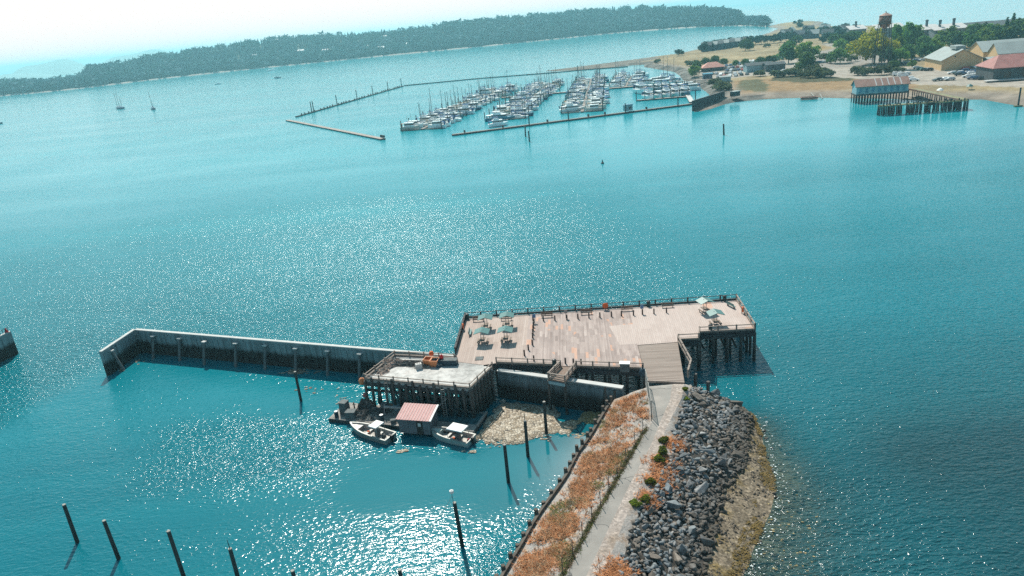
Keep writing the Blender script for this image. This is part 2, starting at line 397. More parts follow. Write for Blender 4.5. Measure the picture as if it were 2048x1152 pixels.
# ------------------------------------------------------------------ far spit terrain
SPIT_PX = [(1535,54),(1556,57),(1542,64),(1518,72),(1498,80),(1456,84),(1402,97),(1346,110),(1240,122.5),(1150,134),(1088,141.5),(1105,143),(1180,138.5),(1240,133),(1262,131),(1290,129),(1288,134),
 (1313,138),(1349,144),(1361,152),(1366,160),(1380,168),(1394,172),(1411,182),(1420,190),(1424,198),(1410,204),(1386,221),(1388,225),(1422,218),(1452,208),(1478,203),(1532,198.5),(1575,196.5),(1647,195.5),(1701,197),(1740,197),(1788,198),(1830,201),(1862,203.5),(1920,200),(1965,199),(1985,203),(2048,214)]
SPIT = [(p.x, p.y) for p in W(SPIT_PX)]+[(260, 262), (420, 180), (900, 150), (900, 700), (620, 760), (570, 801)]+[(p.x, p.y) for p in W([(1919,52),(1716,52),(1655,54),(1640,50),(1648,44),(1620,41),(1575,38.5)])]
gx = np.arange(52, 640, 2.6); gy = np.concatenate([np.arange(255, 640, 2.6), np.arange(640, 1500, 7.0)])
X, Y = np.meshgrid(gx, gy); ins = inside(SPIT, X, Y); D = seg_dist(SPIT, X, Y)*np.where(ins, 1, -1)
RIP = W([(1290,129),(1288,134),(1313,138),(1349,144),(1361,152),(1366,160)])        # rock banked stretch of shore: steeper
RIP2 = W([(1394,172),(1411,182),(1420,190),(1424,198)])
dr = np.minimum(seg_dist(RIP, X, Y, False), seg_dist(RIP2, X, Y, False)); steep = np.clip(1-dr/45, 0, 1)
bar = np.clip(1-seg_dist(W([(1088,141.5),(1240,126)]), X, Y, False)/60, 0, 1)
def zprof(D, steep, bar):
    top = 3.0*(1-bar)+.8*bar
    z = np.where(D > 0, top*(1-np.exp(-np.maximum(D, 0)/(16-11*steep))), D*.25)
    return z
Z = zprof(D, steep, bar)+np.where(D > 12, (vnoise(X, Y, 14)-.5)*.5*np.clip((D-12)/20, 0, 1), 0)+(vnoise(X, Y, 5)-.5)*.1
Z = np.maximum(Z, -3)
def land_z(x, y):
    a = np.array([[x]]); b = np.array([[y]]); i = inside(SPIT, a, b); d = seg_dist(SPIT, a, b)*np.where(i, 1, -1)
    s = np.clip(1-np.minimum(seg_dist(RIP, a, b, False), seg_dist(RIP2, a, b, False))/45, 0, 1)
    bb = np.clip(1-seg_dist(W([(1088,141.5),(1240,126)]), a, b, False)/60, 0, 1)
    z = zprof(d, s, bb)[0, 0]
    return max(-.2, float(z+(vnoise(a, b, 14)[0, 0]-.5)*.5*min(1, max(0, (d[0, 0]-12)/20))))
def zone(px, z=3.0): return inside([(p.x, p.y) for p in W(px, z)], X, Y)
sand = np.array([.30, .265, .235]); wet = np.array([.2, .185, .165]); fieldc = np.array([.33, .27, .17]); dryg = np.array([.33, .23, .135])
asph = np.array([.30, .28, .27]); lot = np.array([.40, .37, .34]); scrub = np.array([.10, .10, .06]); rockc = np.array([.16, .16, .155])
A = np.tile(fieldc, X.shape+(1,)).astype(float); n1 = vnoise(X, Y, 22)[..., None]; n2 = vnoise(X, Y, 7)[..., None]; n3 = vnoise(X+40, Y, 3.5)[..., None]
A = A*(.75+.5*n1)
def paint(mask, c): A[mask] = c
paint(zone([(1455,185),(1470,160),(1700,150),(1830,165),(1835,180),(1700,175),(1600,182),(1500,188)]), dryg)
paint(zone([(1470,178),(1480,160),(1520,158),(1540,170),(1530,182)]), scrub*1.3)
paint(zone([(1540,160),(1560,148),(1700,152),(1712,160),(1600,165)]), scrub)
paint(zone([(1395,150),(1400,132),(1500,124),(1600,118),(1620,135),(1610,150),(1500,152),(1440,158)]), lot)
paint(zone([(1620,140),(1680,125),(1840,135),(2100,140),(2100,172),(1830,168),(1740,160),(1650,152)]), lot)
paint(zone([(1590,112),(1700,92),(1760,96),(1830,130),(1700,133),(1640,140)]), asph*1.1)
paint(zone([(1500,126),(1580,118),(1620,105),(1700,88),(1680,82),(1600,100),(1490,120),(1430,126)]), fieldc*np.array([1., .9, .75]))
paint(zone([(1640,88),(1700,104),(1760,100),(1690,80)]), lot)
k = np.clip((D-2)/22, 0, 1)[..., None]; near_s = np.clip(1-(D-10)/10, 0, 1)[..., None]
beach = sand*(.8+.4*n2); A = A*(1-near_s)+beach*near_s
paint(np.zeros(X.shape, bool), sand)
wetm = np.clip(1-D/3.5, 0, 1)[..., None]; A = A*(1-wetm)+wet*wetm
sm = (steep > .35) & (D < 9); A[sm] = (rockc*(.5+1.0*n3))[sm]
bm = bar > .3; A[bm] = (np.array([.2, .19, .175])*(.8+.4*n2))[bm]
A *= (.8+.4*n3)*np.array([.80, .75, .70])
m = NT('spit_ground'); at = m.n('Attribute', attribute_name='albedo'); p = m.pos()
col = m.mix(.6, at.outputs['Color'], m.ramp(m.noise(p, .5, 6, .75), [(.3, (.55, .55, .55)), (.7, (1.35, 1.35, 1.3))]), 'MULTIPLY')
m.base(col); m.b.inputs['Roughness'].default_value = .95; m.b.inputs['Specular IOR Level'].default_value = .1; MAT['spit_ground'] = m.m
nr, nc = X.shape; idx = np.arange(nr*nc).reshape(nr, nc)
Fa = np.stack([idx[:-1, :-1], idx[:-1, 1:], idx[1:, 1:], idx[1:, :-1]], -1).reshape(-1, 4)
Fa = Fa[(Z.ravel()[Fa] > -2).any(1)]
np_mesh('spit_terrain', np.stack([X, Y, Z], -1).reshape(-1, 3), Fa, ['spit_ground'], 'structure', True, cols={'albedo': A.reshape(-1, 3)})
# ------------------------------------------------------------------ far wooded shore
FARPX = [(-60,199),(0,193),(144,180),(293,161),(500,139),(720,117),(1000,90),(1245,65),(1400,54),(1500,51.5),(1538,54.5)]
FS = [P(x, y) for x, y in FARPX]; FS = [Vector((-1500, 1500, 0)), Vector((-1200, 1570, 0))]+FS[1:]
TOPS = [(0,156),(150,155),(190,128),(259,117),(366,97),(500,77),(622,64),(720,61),(842,51),(890,41),(1061,24),(1171,15),(1244,11),(1390,8.5),(1427,13),(1464,14),(1482,25),(1500,33),(1545,40)]
fa = np.array([p[:2] for p in FS]); seg = np.hypot(*np.diff(fa, axis=0).T); ss = np.concatenate([[0], np.cumsum(seg)])
S = np.arange(0, ss[-1], 14.0); bx = np.interp(S, ss, fa[:, 0]); by = np.interp(S, ss, fa[:, 1])
bxs = np.convolve(np.pad(bx, 6, 'edge'), np.ones(13)/13, 'valid'); bys = np.convolve(np.pad(by, 6, 'edge'), np.ones(13)/13, 'valid')
DEP = np.array([0, 3, 8, 14, 30, 60, 100, 150, 210, 280, 360, 450])
tops = np.array(TOPS)
TREEH = 24.0
def need_h(x, y):      # crown height that reaches the photograph's skyline above a shore point
    px, py = Q((x, y, 0)); ty = np.interp(px, tops[:, 0], tops[:, 1])
    return px, py, ty
HX = []; HY = []; HZ = []
for i in range(len(S)):
    nx, ny = bxs[i], bys[i]; r = math.hypot(nx, ny); ux, uy = nx/r, ny/r   # depth runs away from the bay
    px, py, ty = need_h(nx, ny); rr = r+260
    pyd = Q((ux*rr, uy*rr, 0))[1]
    lo, hi = 0, 140
    for _ in range(24):
        mid = (lo+hi)/2
        if Q((ux*rr, uy*rr, mid))[1] > ty: lo = mid
        else: hi = mid
    top = max(2, lo-TREEH)
    for d in DEP:
        k = min(1, d/260); k = k*k*(3-2*k)
        z = (1.2 if d >= 3 else -.5) if d < 8 else 2+top*k*(1 if d <= 300 else max(.55, 1-(d-300)/400))
        HX.append(ux*(r+d)); HY.append(uy*(r+d)); HZ.append(z+(vnoise(np.array([nx+d]), np.array([ny]), 60)[0]-.5)*4*min(1, d/60))
nr, nc = len(S), len(DEP); idx = np.arange(nr*nc).reshape(nr, nc)
HV = np.stack([HX, HY, HZ], -1); Fa = np.stack([idx[:-1, :-1], idx[1:, :-1], idx[1:, 1:], idx[:-1, 1:]], -1).reshape(-1, 4)
mt('far_soil', (.05, .06, .04), .95, .4, .02, world=True)
mt('far_beach', (.34, .3, .27), .95, .2, .05, world=True)
mi = np.tile([1, 1, 1]+[0]*(nc-4), nr-1)
np_mesh('far_shore_terrain', HV, Fa, ['far_soil', 'far_beach'], 'structure', True, mi=mi)
HG = HV.reshape(nr, nc, 3)
def far_pt(i, j):     # fractional indices
    i0, j0 = int(min(i, nr-1.001)), int(min(j, nc-1.001)); a, b = i-i0, j-j0
    return HG[i0, j0]*(1-a)*(1-b)+HG[i0+1, j0]*a*(1-b)+HG[i0, j0+1]*(1-a)*b+HG[i0+1, j0+1]*a*b
# forest: many small ragged crowns in one mass
def crown_conifer():
    V = [];  Fc = []; n = 6
    for k in range(5):
        z0, z1, r = .1+k*.17, .1+k*.17+.3, (1-.18*k)*.5; o = len(V)
        for i in range(n):
            t = 2*PI*i/n+k; q = r*random.uniform(.7, 1.2); V.append((q*math.cos(t), q*math.sin(t), z0+random.uniform(-.03, .03)))
        V.append((random.uniform(-.03, .03), random.uniform(-.03, .03), min(1, z1)))
        Fc += [(o+i, o+(i+1) % n, o+n) for i in range(n)]
    return np.array(V), np.array(Fc)
def crown_broad():
    V = []; Fc = []
    for k in range(46):
        t, u = random.uniform(0, 2*PI), random.uniform(-.5, 1); r = math.sqrt(max(0, 1-u*u))*.5*random.uniform(.75, 1.1)
        c = np.array([r*math.cos(t), r*math.sin(t), .55+.42*u]); o = len(V); s = random.uniform(.16, .28)
        for _ in range(3): V.append(c+np.array([random.gauss(0, 1), random.gauss(0, 1), random.gauss(0, .7)])*s)
        Fc.append((o, o+1, o+2))
    return np.array(V), np.array(Fc)
protoC = [crown_conifer() for _ in range(6)]; protoB = [crown_broad() for _ in range(6)]
Vs = []; Fs = []; Mi = []; o = 0
for _ in range(6800):
    i = random.uniform(0, nr-1.01); j = random.triangular(3.2, nc-1.5, 4.5) if random.random() < .55 else random.uniform(3.2, nc-1.3)
    p = far_pt(i, j)
    if j < 5.2: con = random.random() < .2
    else: con = random.random() < .55
    if vnoise(np.array([p[0]]), np.array([p[1]]), 70)[0] < .3: con = False
    V, Fc = random.choice(protoC if con else protoB)
    h = random.uniform(14, 25) if con else random.uniform(9, 21); wd = h*random.uniform(.42, .62) if con else h*random.uniform(.8, 1.15)
    if j < 4.3: h *= .75
    px = Q(p)[0]
    if px > 1478: h *= .55; wd *= .7
    a = random.uniform(0, 2*PI); ca, sa = math.cos(a), math.sin(a)
    Vs.append(np.stack([(V[:, 0]*ca-V[:, 1]*sa)*wd+p[0], (V[:, 0]*sa+V[:, 1]*ca)*wd+p[1], V[:, 2]*h+p[2]-1], -1))
    Fs.append(Fc+o); o += len(V); Mi += [0 if con else (1 if random.random() < .5 else 2)]*len(Fc)
leaf_mat('fir_hazed', (.003, .023, .034), (.006, .038, .055), (.013, .06, .078), .1); leaf_mat('alder', (.010, .05, .066), (.02, .075, .092), (.036, .11, .125), .1); leaf_mat('alder_grey', (.018, .062, .078), (.034, .09, .105), (.06, .125, .138), .1)  # blue of the distant haze mixed into the leaf colours
fo = np_mesh('forest', np.concatenate(Vs), np.concatenate(Fs), ['fir_hazed', 'alder', 'alder_grey'], 'stuff', mi=Mi)
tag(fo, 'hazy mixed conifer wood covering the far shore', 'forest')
# distant hills beyond
mt('hazed_hill', (.22, .32, .32), .95, .1, .002, world=True)  # haze put into the colour: pale so the hills fade into the sky
def hill(name, px0, px1, ypk, dist, hpk):
    V = []; Fc = []; n = 24
    a, b = P(px0, 300), P(px1, 300); aa, ab = math.atan2(a.x, a.y), math.atan2(b.x, b.y)
    for k in range(n+1):
        t = k/n; an = aa+(ab-aa)*t; h = hpk*(math.sin(PI*t)**.8)*(.85+.15*math.sin(9*t+1))
        for dd, q in ((-600, 0), (0, 1), (900, 0)): V.append((math.sin(an)*(dist+dd), math.cos(an)*(dist+dd), h*q-1))
    for k in range(n):
        for c in range(2): Fc.append((3*k+c, 3*k+3+c, 3*k+4+c, 3*k+1+c))
    np_mesh(name, V, Fc, ['hazed_hill'], 'structure', True)
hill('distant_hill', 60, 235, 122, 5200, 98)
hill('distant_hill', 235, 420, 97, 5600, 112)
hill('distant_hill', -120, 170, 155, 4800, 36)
# ================================================================== WATER
def axis(fine0, fine1, st, far0, far1):
    a = list(np.arange(fine0, fine1+.01, st)); s = st; x = a[-1]
    while x < far1: s *= 1.25; x += s; a.append(min(x, far1))
    s = st; x = a[0]
    while x > far0: s *= 1.25; x -= s; a.insert(0, max(x, far0))
    return np.array(a)
xs = axis(-110, 60, 1.5, -14000, 14000); ys = axis(30, 140, 1.5, -2500, 14000)
X, Y = np.meshgrid(xs, ys)
dsh = np.where(inside(SHORE_N+[(0, 88), (0, 14)], X, Y), 0, seg_dist(SHORE_N, X, Y, False))
south = np.clip((76-Y)/25, 0, 1)
shal = np.exp(-(dsh/(3.4+7.5*south))**1.5)*.92*np.clip((83-Y)/6, 0, 1)
db = np.where(X < np.interp(Y, YA, FX['bulk']), seg_dist(BULK_N, X, Y, False), 0)
shb = np.exp(-db/3.2)*.55*np.clip((86-Y)/3, 0, 1)*np.clip((Y-62)/12, 0, 1)
shal = np.where(X < np.interp(Y, YA, FX['bulk']+2), shb, shal)
# sheltered water: harbour behind the breakwater, marina
HARB = [(p.x, p.y) for p in W([(201,705),(268,660),(909,712),(985,735),(1245,775),(1020,1140),(950,1300)], 1)]+[(-30, 20), (-95, 60)]
hin = inside(HARB, X, Y); edge = np.clip(seg_dist(HARB, X, Y)/6, 0, 1)
amp = np.where(hin, 1-.77*edge, 1.0)*(1-.5*np.clip((X-18)/25, 0, 1))*(1-.5*np.exp(-dsh/7))
lee = W([(620,960),(700,905),(840,900),(1010,872),(1250,780),(1230,900),(1030,1120),(1000,1085),(900,1062),(760,1062),(600,1050),(400,1060),(300,1030),(420,1015)])
lee = [(p.x, p.y) for p in lee]
sd_l = seg_dist(lee, X, Y)*np.where(inside(lee, X, Y), 1, -1)+(vnoise(X, Y, 5)-.5)*7+(vnoise(X, Y, 2)-.5)*3
pat = [(p.x, p.y) for p in W([(330,860),(480,835),(640,840),(850,900),(740,905),(640,960),(420,1005),(260,960)])]; sp_ = seg_dist(pat, X, Y)*np.where(inside(pat, X, Y), 1, -1)+(vnoise(X, Y, 4)-.5)*6
amp = amp*(1+1.1*np.clip((sp_+2)/6, 0, 1)*hin)
amp = amp*(1-.9*np.clip((sd_l+2)/7, 0, 1))
lee2 = W([(330,740),(640,770),(720,800),(700,835),(560,840),(400,790)]); lee2 = [(p.x, p.y) for p in lee2]
sd2 = seg_dist(lee2, X, Y)*np.where(inside(lee2, X, Y), 1, -1)+(vnoise(X, Y, 4)-.5)*6
amp = amp*(1-.55*np.clip((sd2+2)/5, 0, 1))
MAR = [(p.x, p.y) for p in W([(590,236),(806,172),(1120,145),(1290,134),(1370,165),(1384,206),(905,268),(770,277)])]
min_ = inside(MAR, X, Y); amp = amp*(np.where(hin, .60, .63))*(1-.86*np.clip((Y-98)/150, 0, 1)); amp = np.where(min_, .10, amp)
wb_ = np.clip((X-22)/22, 0, 1)*np.clip((108-Y)/40, 0, 1)*(.85+.5*(vnoise(X, Y, 14)-.5))
m = NT('water'); p = m.pos()
atc = m.n('Attribute', attribute_name='amp').outputs['Fac']; ats = m.n('Attribute', attribute_name='shallow').outputs['Fac']
big = m.noise(m.mapping(p, (0, 0, .35), (.010, .022, 1)), 1.0, 3, .5)
streak = m.noise(m.mapping(p, (0, 0, -.25), (.0022, .013, 1)), 1.0, 4, .6, .6)
col = m.ramp(big, [(.3, (.001, .100, .130)), (.7, (.002, .136, .170))])
col = m.mix(m.ramp(streak, [(.5, (0,)), (.75, (.5,))]), col, (.006, .25, .29))
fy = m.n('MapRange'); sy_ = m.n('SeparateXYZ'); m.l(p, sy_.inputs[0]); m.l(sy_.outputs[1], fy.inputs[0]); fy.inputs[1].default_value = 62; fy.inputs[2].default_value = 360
col = m.mix(fy.outputs[0], col, m.mix(m.ramp(streak, [(.35, (0,)), (.7, (1,))]), (.010, .26, .315), (.018, .31, .36)))      # sky reflection painted into the body colour, lighter with distance
col = m.mix(m.n('Attribute', attribute_name='weedbed').outputs['Fac'], col, (.009, .048, .058))
m.base(col); m.b.inputs['IOR'].default_value = 1.33; m.b.inputs['Roughness'].default_value = .12
q1 = m.mapping(p, (0, 0, .22), (.55, 1.25, 1)); q2 = m.mapping(p, (0, 0, -.3), (1.6, 2.9, 1)); q3 = m.mapping(p, (0, 0, .5), (.12, .3, 1))
h1 = m.noise(q1, 1.0, 2, .5, .3); h2 = m.noise(q2, 1.0, 2, .5, .2); h3 = m.noise(q3, 1.0, 2, .5)
gust = m.ramp(m.noise(m.mapping(p, (0, 0, .2), (.012, .03, 1)), 1, 3), [(.3, (.5,)), (.7, (1.2,))])
hp_ = m.math('POWER', h2, 3.0)
h = m.math('ADD', m.math('MULTIPLY', m.math('SUBTRACT', h1, .5), .75), m.math('ADD', m.math('MULTIPLY', m.math('SUBTRACT', hp_, .14), .7), m.math('MULTIPLY', m.math('SUBTRACT', h2, .5), .32))); h = m.math('ADD', h, m.math('MULTIPLY', m.math('SUBTRACT', h3, .5), .9))
h = m.math('MULTIPLY', m.math('MULTIPLY', h, atc), gust)
bp = m.n('Bump'); bp.inputs['Strength'].default_value = 1.0; bp.inputs['Distance'].default_value = 1.0; m.l(h, bp.inputs['Height'])
m.l(bp.outputs[0], m.b.inputs['Normal'])
tr = m.n('BsdfTransparent'); tr.inputs[0].default_value = (.86, .93, .90, 1); gl = m.n('BsdfGlossy'); gl.inputs['Roughness'].default_value = .1
fr = m.n('Fresnel'); fr.inputs[0].default_value = 1.33; m.l(bp.outputs[0], fr.inputs['Normal']); m.l(bp.outputs[0], gl.inputs['Normal'])
thin = m.n('MixShader'); m.l(fr.outputs[0], thin.inputs[0]); m.l(tr.outputs[0], thin.inputs[1]); m.l(gl.outputs[0], thin.inputs[2])
mx = m.n('MixShader'); m.l(ats, mx.inputs[0]); m.l(m.b.outputs[0], mx.inputs[1]); m.l(thin.outputs[0], mx.inputs[2]); m.l(mx.outputs[0], m.out.inputs[0])
MAT['water'] = m.m
nr, nc = X.shape; idx = np.arange(nr*nc).reshape(nr, nc)
Fa = np.stack([idx[:-1, :-1], idx[:-1, 1:], idx[1:, 1:], idx[1:, :-1]], -1).reshape(-1, 4)
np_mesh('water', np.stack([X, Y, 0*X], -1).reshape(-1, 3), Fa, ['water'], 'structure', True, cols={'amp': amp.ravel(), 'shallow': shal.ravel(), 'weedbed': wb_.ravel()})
# haze: the sea air between the camera and the far shore
hz = MB(); hz.box(0, 5800, 52, 28600, 17000, 122); ho = hz.build('haze', ['water']); ho['kind'] = 'stuff'
tag(ho, 'pale blue sea haze over the bay', 'haze')
hm = bpy.data.materials.new('haze'); hm.use_nodes = True; t = hm.node_tree; t.nodes.clear()
pv = t.nodes.new('ShaderNodeVolumePrincipled'); pv.inputs['Color'].default_value = (.40, .88, 1.0, 1); pv.inputs['Density'].default_value = .00019
pv.inputs['Anisotropy'].default_value = .35
ou = t.nodes.new('ShaderNodeOutputMaterial'); t.links.new(pv.outputs[0], ou.inputs['Volume'])
ho.data.materials.clear(); ho.data.materials.append(hm)
# ================================================================== NEAR STRUCTURES
DZ, PZ = 5.0, 4.85
# ---- plank material: boards of varied age running one way, with raw orange replacements
def plank_mat(name, ang, tones, orange=0.0, bw=.32, bl=3.2, group=3):
    m = NT(name); v = m.mapping(m.pos(), (0, 0, ang)); sx = m.n('SeparateXYZ'); m.l(v, sx.inputs[0]); u, vv = sx.outputs[0], sx.outputs[1]
    ub = m.math('FLOOR', m.math('DIVIDE', u, bw)); ug = m.math('FLOOR', m.math('DIVIDE', u, bw*group))
    wn = m.n('TexWhiteNoise', noise_dimensions='1D'); m.l(ug, wn.inputs['W'])
    vg = m.math('FLOOR', m.math('ADD', m.math('DIVIDE', vv, bl), m.math('MULTIPLY', wn.outputs[0], 7.3)))
    cb = m.n('CombineXYZ'); m.l(ug, cb.inputs[0]); m.l(vg, cb.inputs[1])
    w2 = m.n('TexWhiteNoise', noise_dimensions='2D'); m.l(cb.outputs[0], w2.inputs[0])
    w3 = m.n('TexWhiteNoise', noise_dimensions='1D'); m.l(ub, w3.inputs['W'])
    reg = m.noise(m.pos(), .13, 3, .6)
    f = m.math('ADD', m.math('MULTIPLY', w2.outputs[0], .65), m.math('MULTIPLY', w3.outputs[0], .3))
    col = m.ramp(f, [(0, tones[0]), (.4, tones[1]), (.8, tones[2]), (1, tones[3])])
    plain = m.ramp(w3.outputs[0], [(0, tones[1]), (1, tones[2])])
    col = m.mix(m.ramp(reg, [(.45, (1,)), (.6, (.25,))]), plain, col)
    if orange:
        cb2 = m.n('CombineXYZ'); m.l(m.math('ADD', ug, 31.7), cb2.inputs[0]); m.l(vg, cb2.inputs[1])
        w4 = m.n('TexWhiteNoise', noise_dimensions='2D'); m.l(cb2.outputs[0], w4.inputs[0])
        om = m.noise(m.pos(), .16, 2, .5)
        th = m.math('MULTIPLY', m.math('GREATER_THAN', w4.outputs[0], 1-orange), m.math('GREATER_THAN', om, .5))
        col = m.mix(m.math('MULTIPLY', th, .6), col, (.60, .32, .21))
    fr = m.math('FRACT', m.math('DIVIDE', u, bw)); gap = m.math('LESS_THAN', fr, .08)
    col = m.mix(m.math('MULTIPLY', gap, .5), col, (.08, .07, .065))
    st = m.noise(m.mapping(v, scale=(6, .5, 1)), 1.0, 4, .6); col = m.mix(.35, col, m.ramp(st, [(.3, (.6, .6, .6)), (.7, (1.1, 1.1, 1.1))]), 'MULTIPLY')
    m.base(col); m.b.inputs['Roughness'].default_value = .85; m.b.inputs['Specular IOR Level'].default_value = .2; MAT[name] = m.m
DANG = math.radians(5.7)
plank_mat('deck_old', DANG, [(.25, .19, .17), (.34, .265, .24), (.43, .34, .305), (.52, .43, .39)], .12, bw=.2, bl=1.9, group=2)
plank_mat('deck_plain', DANG, [(.33, .25, .215), (.39, .30, .26), (.45, .355, .31), (.49, .40, .355)], .0, bw=.3)
plank_mat('deck_smooth', DANG, [(.42, .33, .295), (.46, .365, .325), (.49, .395, .355), (.53, .43, .39)], .03, bw=.3, group=5)
plank_mat('ramp_planks', DANG+PI/2, [(.20, .155, .13), (.26, .205, .175), (.31, .245, .21), (.35, .28, .245)], .0, bw=.3, bl=6, group=1)
# weathered concrete with a wet, weedy band up to the tide line
def tide_mat(name, dry, wetc, level, fade=.35):
    m = NT(name); p = m.pos(); sx = m.n('SeparateXYZ'); m.l(p, sx.inputs[0])
    n = m.noise(m.mapping(p, scale=(.8, .8, .15)), 1.0, 4, .6)
    st = m.noise(m.mapping(p, scale=(1.6, 1.6, .08)), 1.0, 3, .6)
    lo = [x*.6 for x in dry]; col = m.ramp(st, [(.35, lo), (.6, dry)])
    z = m.math('ADD', sx.outputs[2], m.math('MULTIPLY', n, 1.1))
    k = m.ramp(m.math('DIVIDE', m.math('SUBTRACT', z, level+.55-fade), 2*fade), [(0, (1,)), (1, (0,))])
    col = m.mix(k, col, wetc); m.base(col); m.b.inputs['Roughness'].default_value = .8; MAT[name] = m.m
tide_mat('sea_wall', (.20, .26, .27), (.014, .015, .014), 2.45)
tide_mat('old_wall', (.13, .18, .2), (.014, .015, .014), 2.6, .6)
mt('wall_cap', (.46, .45, .43), .8, .1, .5)
mt('brace_concrete', (.12, .13, .13), .85, .25, .8)
m = NT('slab'); p = m.pos(); a = m.noise(p, .22, 5, .7); b = m.noise(p, 1.1, 4, .7)
col = m.ramp(a, [(.38, (.36, .34, .32)), (.58, (.56, .53, .5)), (.75, (.42, .36, .33))])
col = m.mix(.6, col, m.ramp(b, [(.35, (.45, .45, .45)), (.55, (1, 1, 1))]), 'MULTIPLY'); m.base(col); m.b.inputs['Roughness'].default_value = .9; MAT['slab'] = m.m
for k in ('pile_wood', 'stake_wood'):
    pass
tide_mat('pile_tide', (.085, .075, .068), (.022, .022, .02), 2.2, .5)
tide_mat('free_pile', (.05, .045, .042), (.016, .017, .016), 1.6, .4)

def railing(parent, pts, h, n_each, matp, matr, rails=((1.0, .12, .07), (.55, .06, .05)), post_w=.16, curb=True, name='railing', extra=.12):
    mb = MB()
    for a, b in zip(pts[:-1], pts[1:]):
        for q, ww, hh in rails: mb.bar(a+Vector((0, 0, h*q)), b+Vector((0, 0, h*q)), ww, hh)
        if curb: mb.bar(a+Vector((0, 0, .14)), b+Vector((0, 0, .14)), .22, .26)
    r = mb.build(name, matr, parent)
    for a, b in zip(pts[:-1], pts[1:]):
        n = max(1, round((b-a).length/n_each))
        for i in range(n+1 if b is pts[-1] else n):
            p = a.lerp(b, i/n); pm = MB(); pm.box(p.x, p.y, p.z+(h+extra)/2-.1, post_w, post_w, h+extra+.2, DANG); pm.build('post', matp, r)
    return r
# ---- the wharf
base = P(1150, 690, 0)
wharf = empty('wharf', base, 'long timber wharf with patchy pinkish plank deck on dark piles', 'wharf')
DK = [(931,637),(1473,600),(1510,660),(1399,666),(1397.5,679),(1357,681)]
deck_px = DK+[(1356,684),(1275,690),(1287,739),(993,726),(967,730),(917,724),(911,705)]
dk = W(deck_px, DZ)
def clip_poly(poly, nx, ny, c):      # keep the side nx*x+ny*y <= c
    out = []
    for i in range(len(poly)):
        a, b = poly[i], poly[(i+1) % len(poly)]; da, db = nx*a[0]+ny*a[1]-c, nx*b[0]+ny*b[1]-c
        if da <= 0: out.append(Vector(a))
        if da*db < 0: out.append(Vector(a).lerp(Vector(b), da/(da-db)))
    return out
cx, sx_ = math.cos(-DANG), math.sin(-DANG)      # across-deck axis
def split(poly, x):      # by a line running with the planks through deck coordinate x
    return clip_poly(poly, cx, sx_, x), clip_poly(poly, -cx, -sx_, -x)
du = lambda p: p.x*cx+p.y*sx_
c1 = du(P(1052, 690, DZ)); c2 = du(P(1275, 690, DZ))
left, rest = split(dk, c1); mid, right = split(rest, c2)
for poly, mat in ((left, 'deck_plain'), (mid, 'deck_old'), (right, 'deck_smooth')):
    mb = MB(); mb.prism([(p.x, p.y) for p in poly], DZ-.35, DZ, 1, 0); mb.build('deck', [mat, 'beam_dark'], wharf)
mb = MB(); mb.prism([(p.x, p.y) for p in W([(1105,668),(1300,652),(1312,690),(1275,692),(1269,690),(1225,693),(1190,705),(1120,700)], DZ)][:5], DZ, DZ+.006)
ov = W([(1218,652),(1331,643),(1350,682),(1240,690)], DZ)
mb = MB(); mb.prism([(p.x, p.y) for p in ov], DZ, DZ+.005); mb.build('deck_overlay', 'deck_smooth', wharf)
rp = W([(1276,691),(1355.5,685)], DZ)+W([(1369,765),(1293,761)], 4.66)
mb = MB(); vs = [tuple(p) for p in rp]+[(p.x, p.y, p.z-.3) for p in rp]
mb.add(vs, [(0, 3, 2, 1), (4, 5, 6, 7), (0, 1, 5, 4), (1, 2, 6, 5), (2, 3, 7, 6), (3, 0, 4, 7)]); mb.build('ramp', 'ramp_planks', wharf)
# edge beams
mb = MB()
for a, b in zip(dk, dk[1:]+dk[:1]): mb.bar(a+Vector((0, 0, -.68)), b+Vector((0, 0, -.68)), .35, .6)
mb.build('edge_beam', 'beam_dark', wharf)
# piles under the deck: those along the open edges and under the open right end
U = Vector((cx, sx_, 0)); Vv = Vector((-sx_, cx, 0)); piles = []
PX0 = [(p.x, p.y) for p in dk]
for i in range(0, 40):
    for j in range(0, 12):
        p = U*(-7+i*2.45)+Vv*(76+j*2.7)
        p = Vector((p.x+random.uniform(-.25, .25), p.y+random.uniform(-.25, .25), 0))
        ins = inside(PX0, np.array([p.x]), np.array([p.y]))[0]; d = seg_dist(PX0, np.array([p.x]), np.array([p.y]))[0]
        if ins and d > .3 and (p.x > 20.5 or d < 2.2): piles.append(p)
edge = []
for a, b, n in ((dk[2], dk[3], 4), (dk[1], dk[2], 5), (dk[4], dk[5], 1), (dk[9], dk[8], 9)):
    for i in range(n+1): edge.append(a.lerp(b, i/n))
piles = edge+piles
for p in piles[:98]:
    mb = MB(); mb.cyl((p.x, p.y, -3), (p.x+random.uniform(-.1, .1), p.y+random.uniform(-.1, .1), DZ-.4), .24, .2, 8); mb.build('pile', 'pile_tide', wharf)
mb = MB()
for a, b in (((1405,668),(1500,664)), ((1398,680),(1480,640))):
    q = W([a, b], DZ-1.1); mb.bar(q[0], q[1], .2, .3)
for k in range(5):
    a = dk[3].lerp(dk[2], k/5+.02); b = dk[3].lerp(dk[2], (k+1)/5-.02); mb.bar((a.x, a.y+2.7, 4.0), (b.x, b.y+2.7, 1.0), .16, .3)
mb.build('cross_brace', 'pile_tide', wharf)
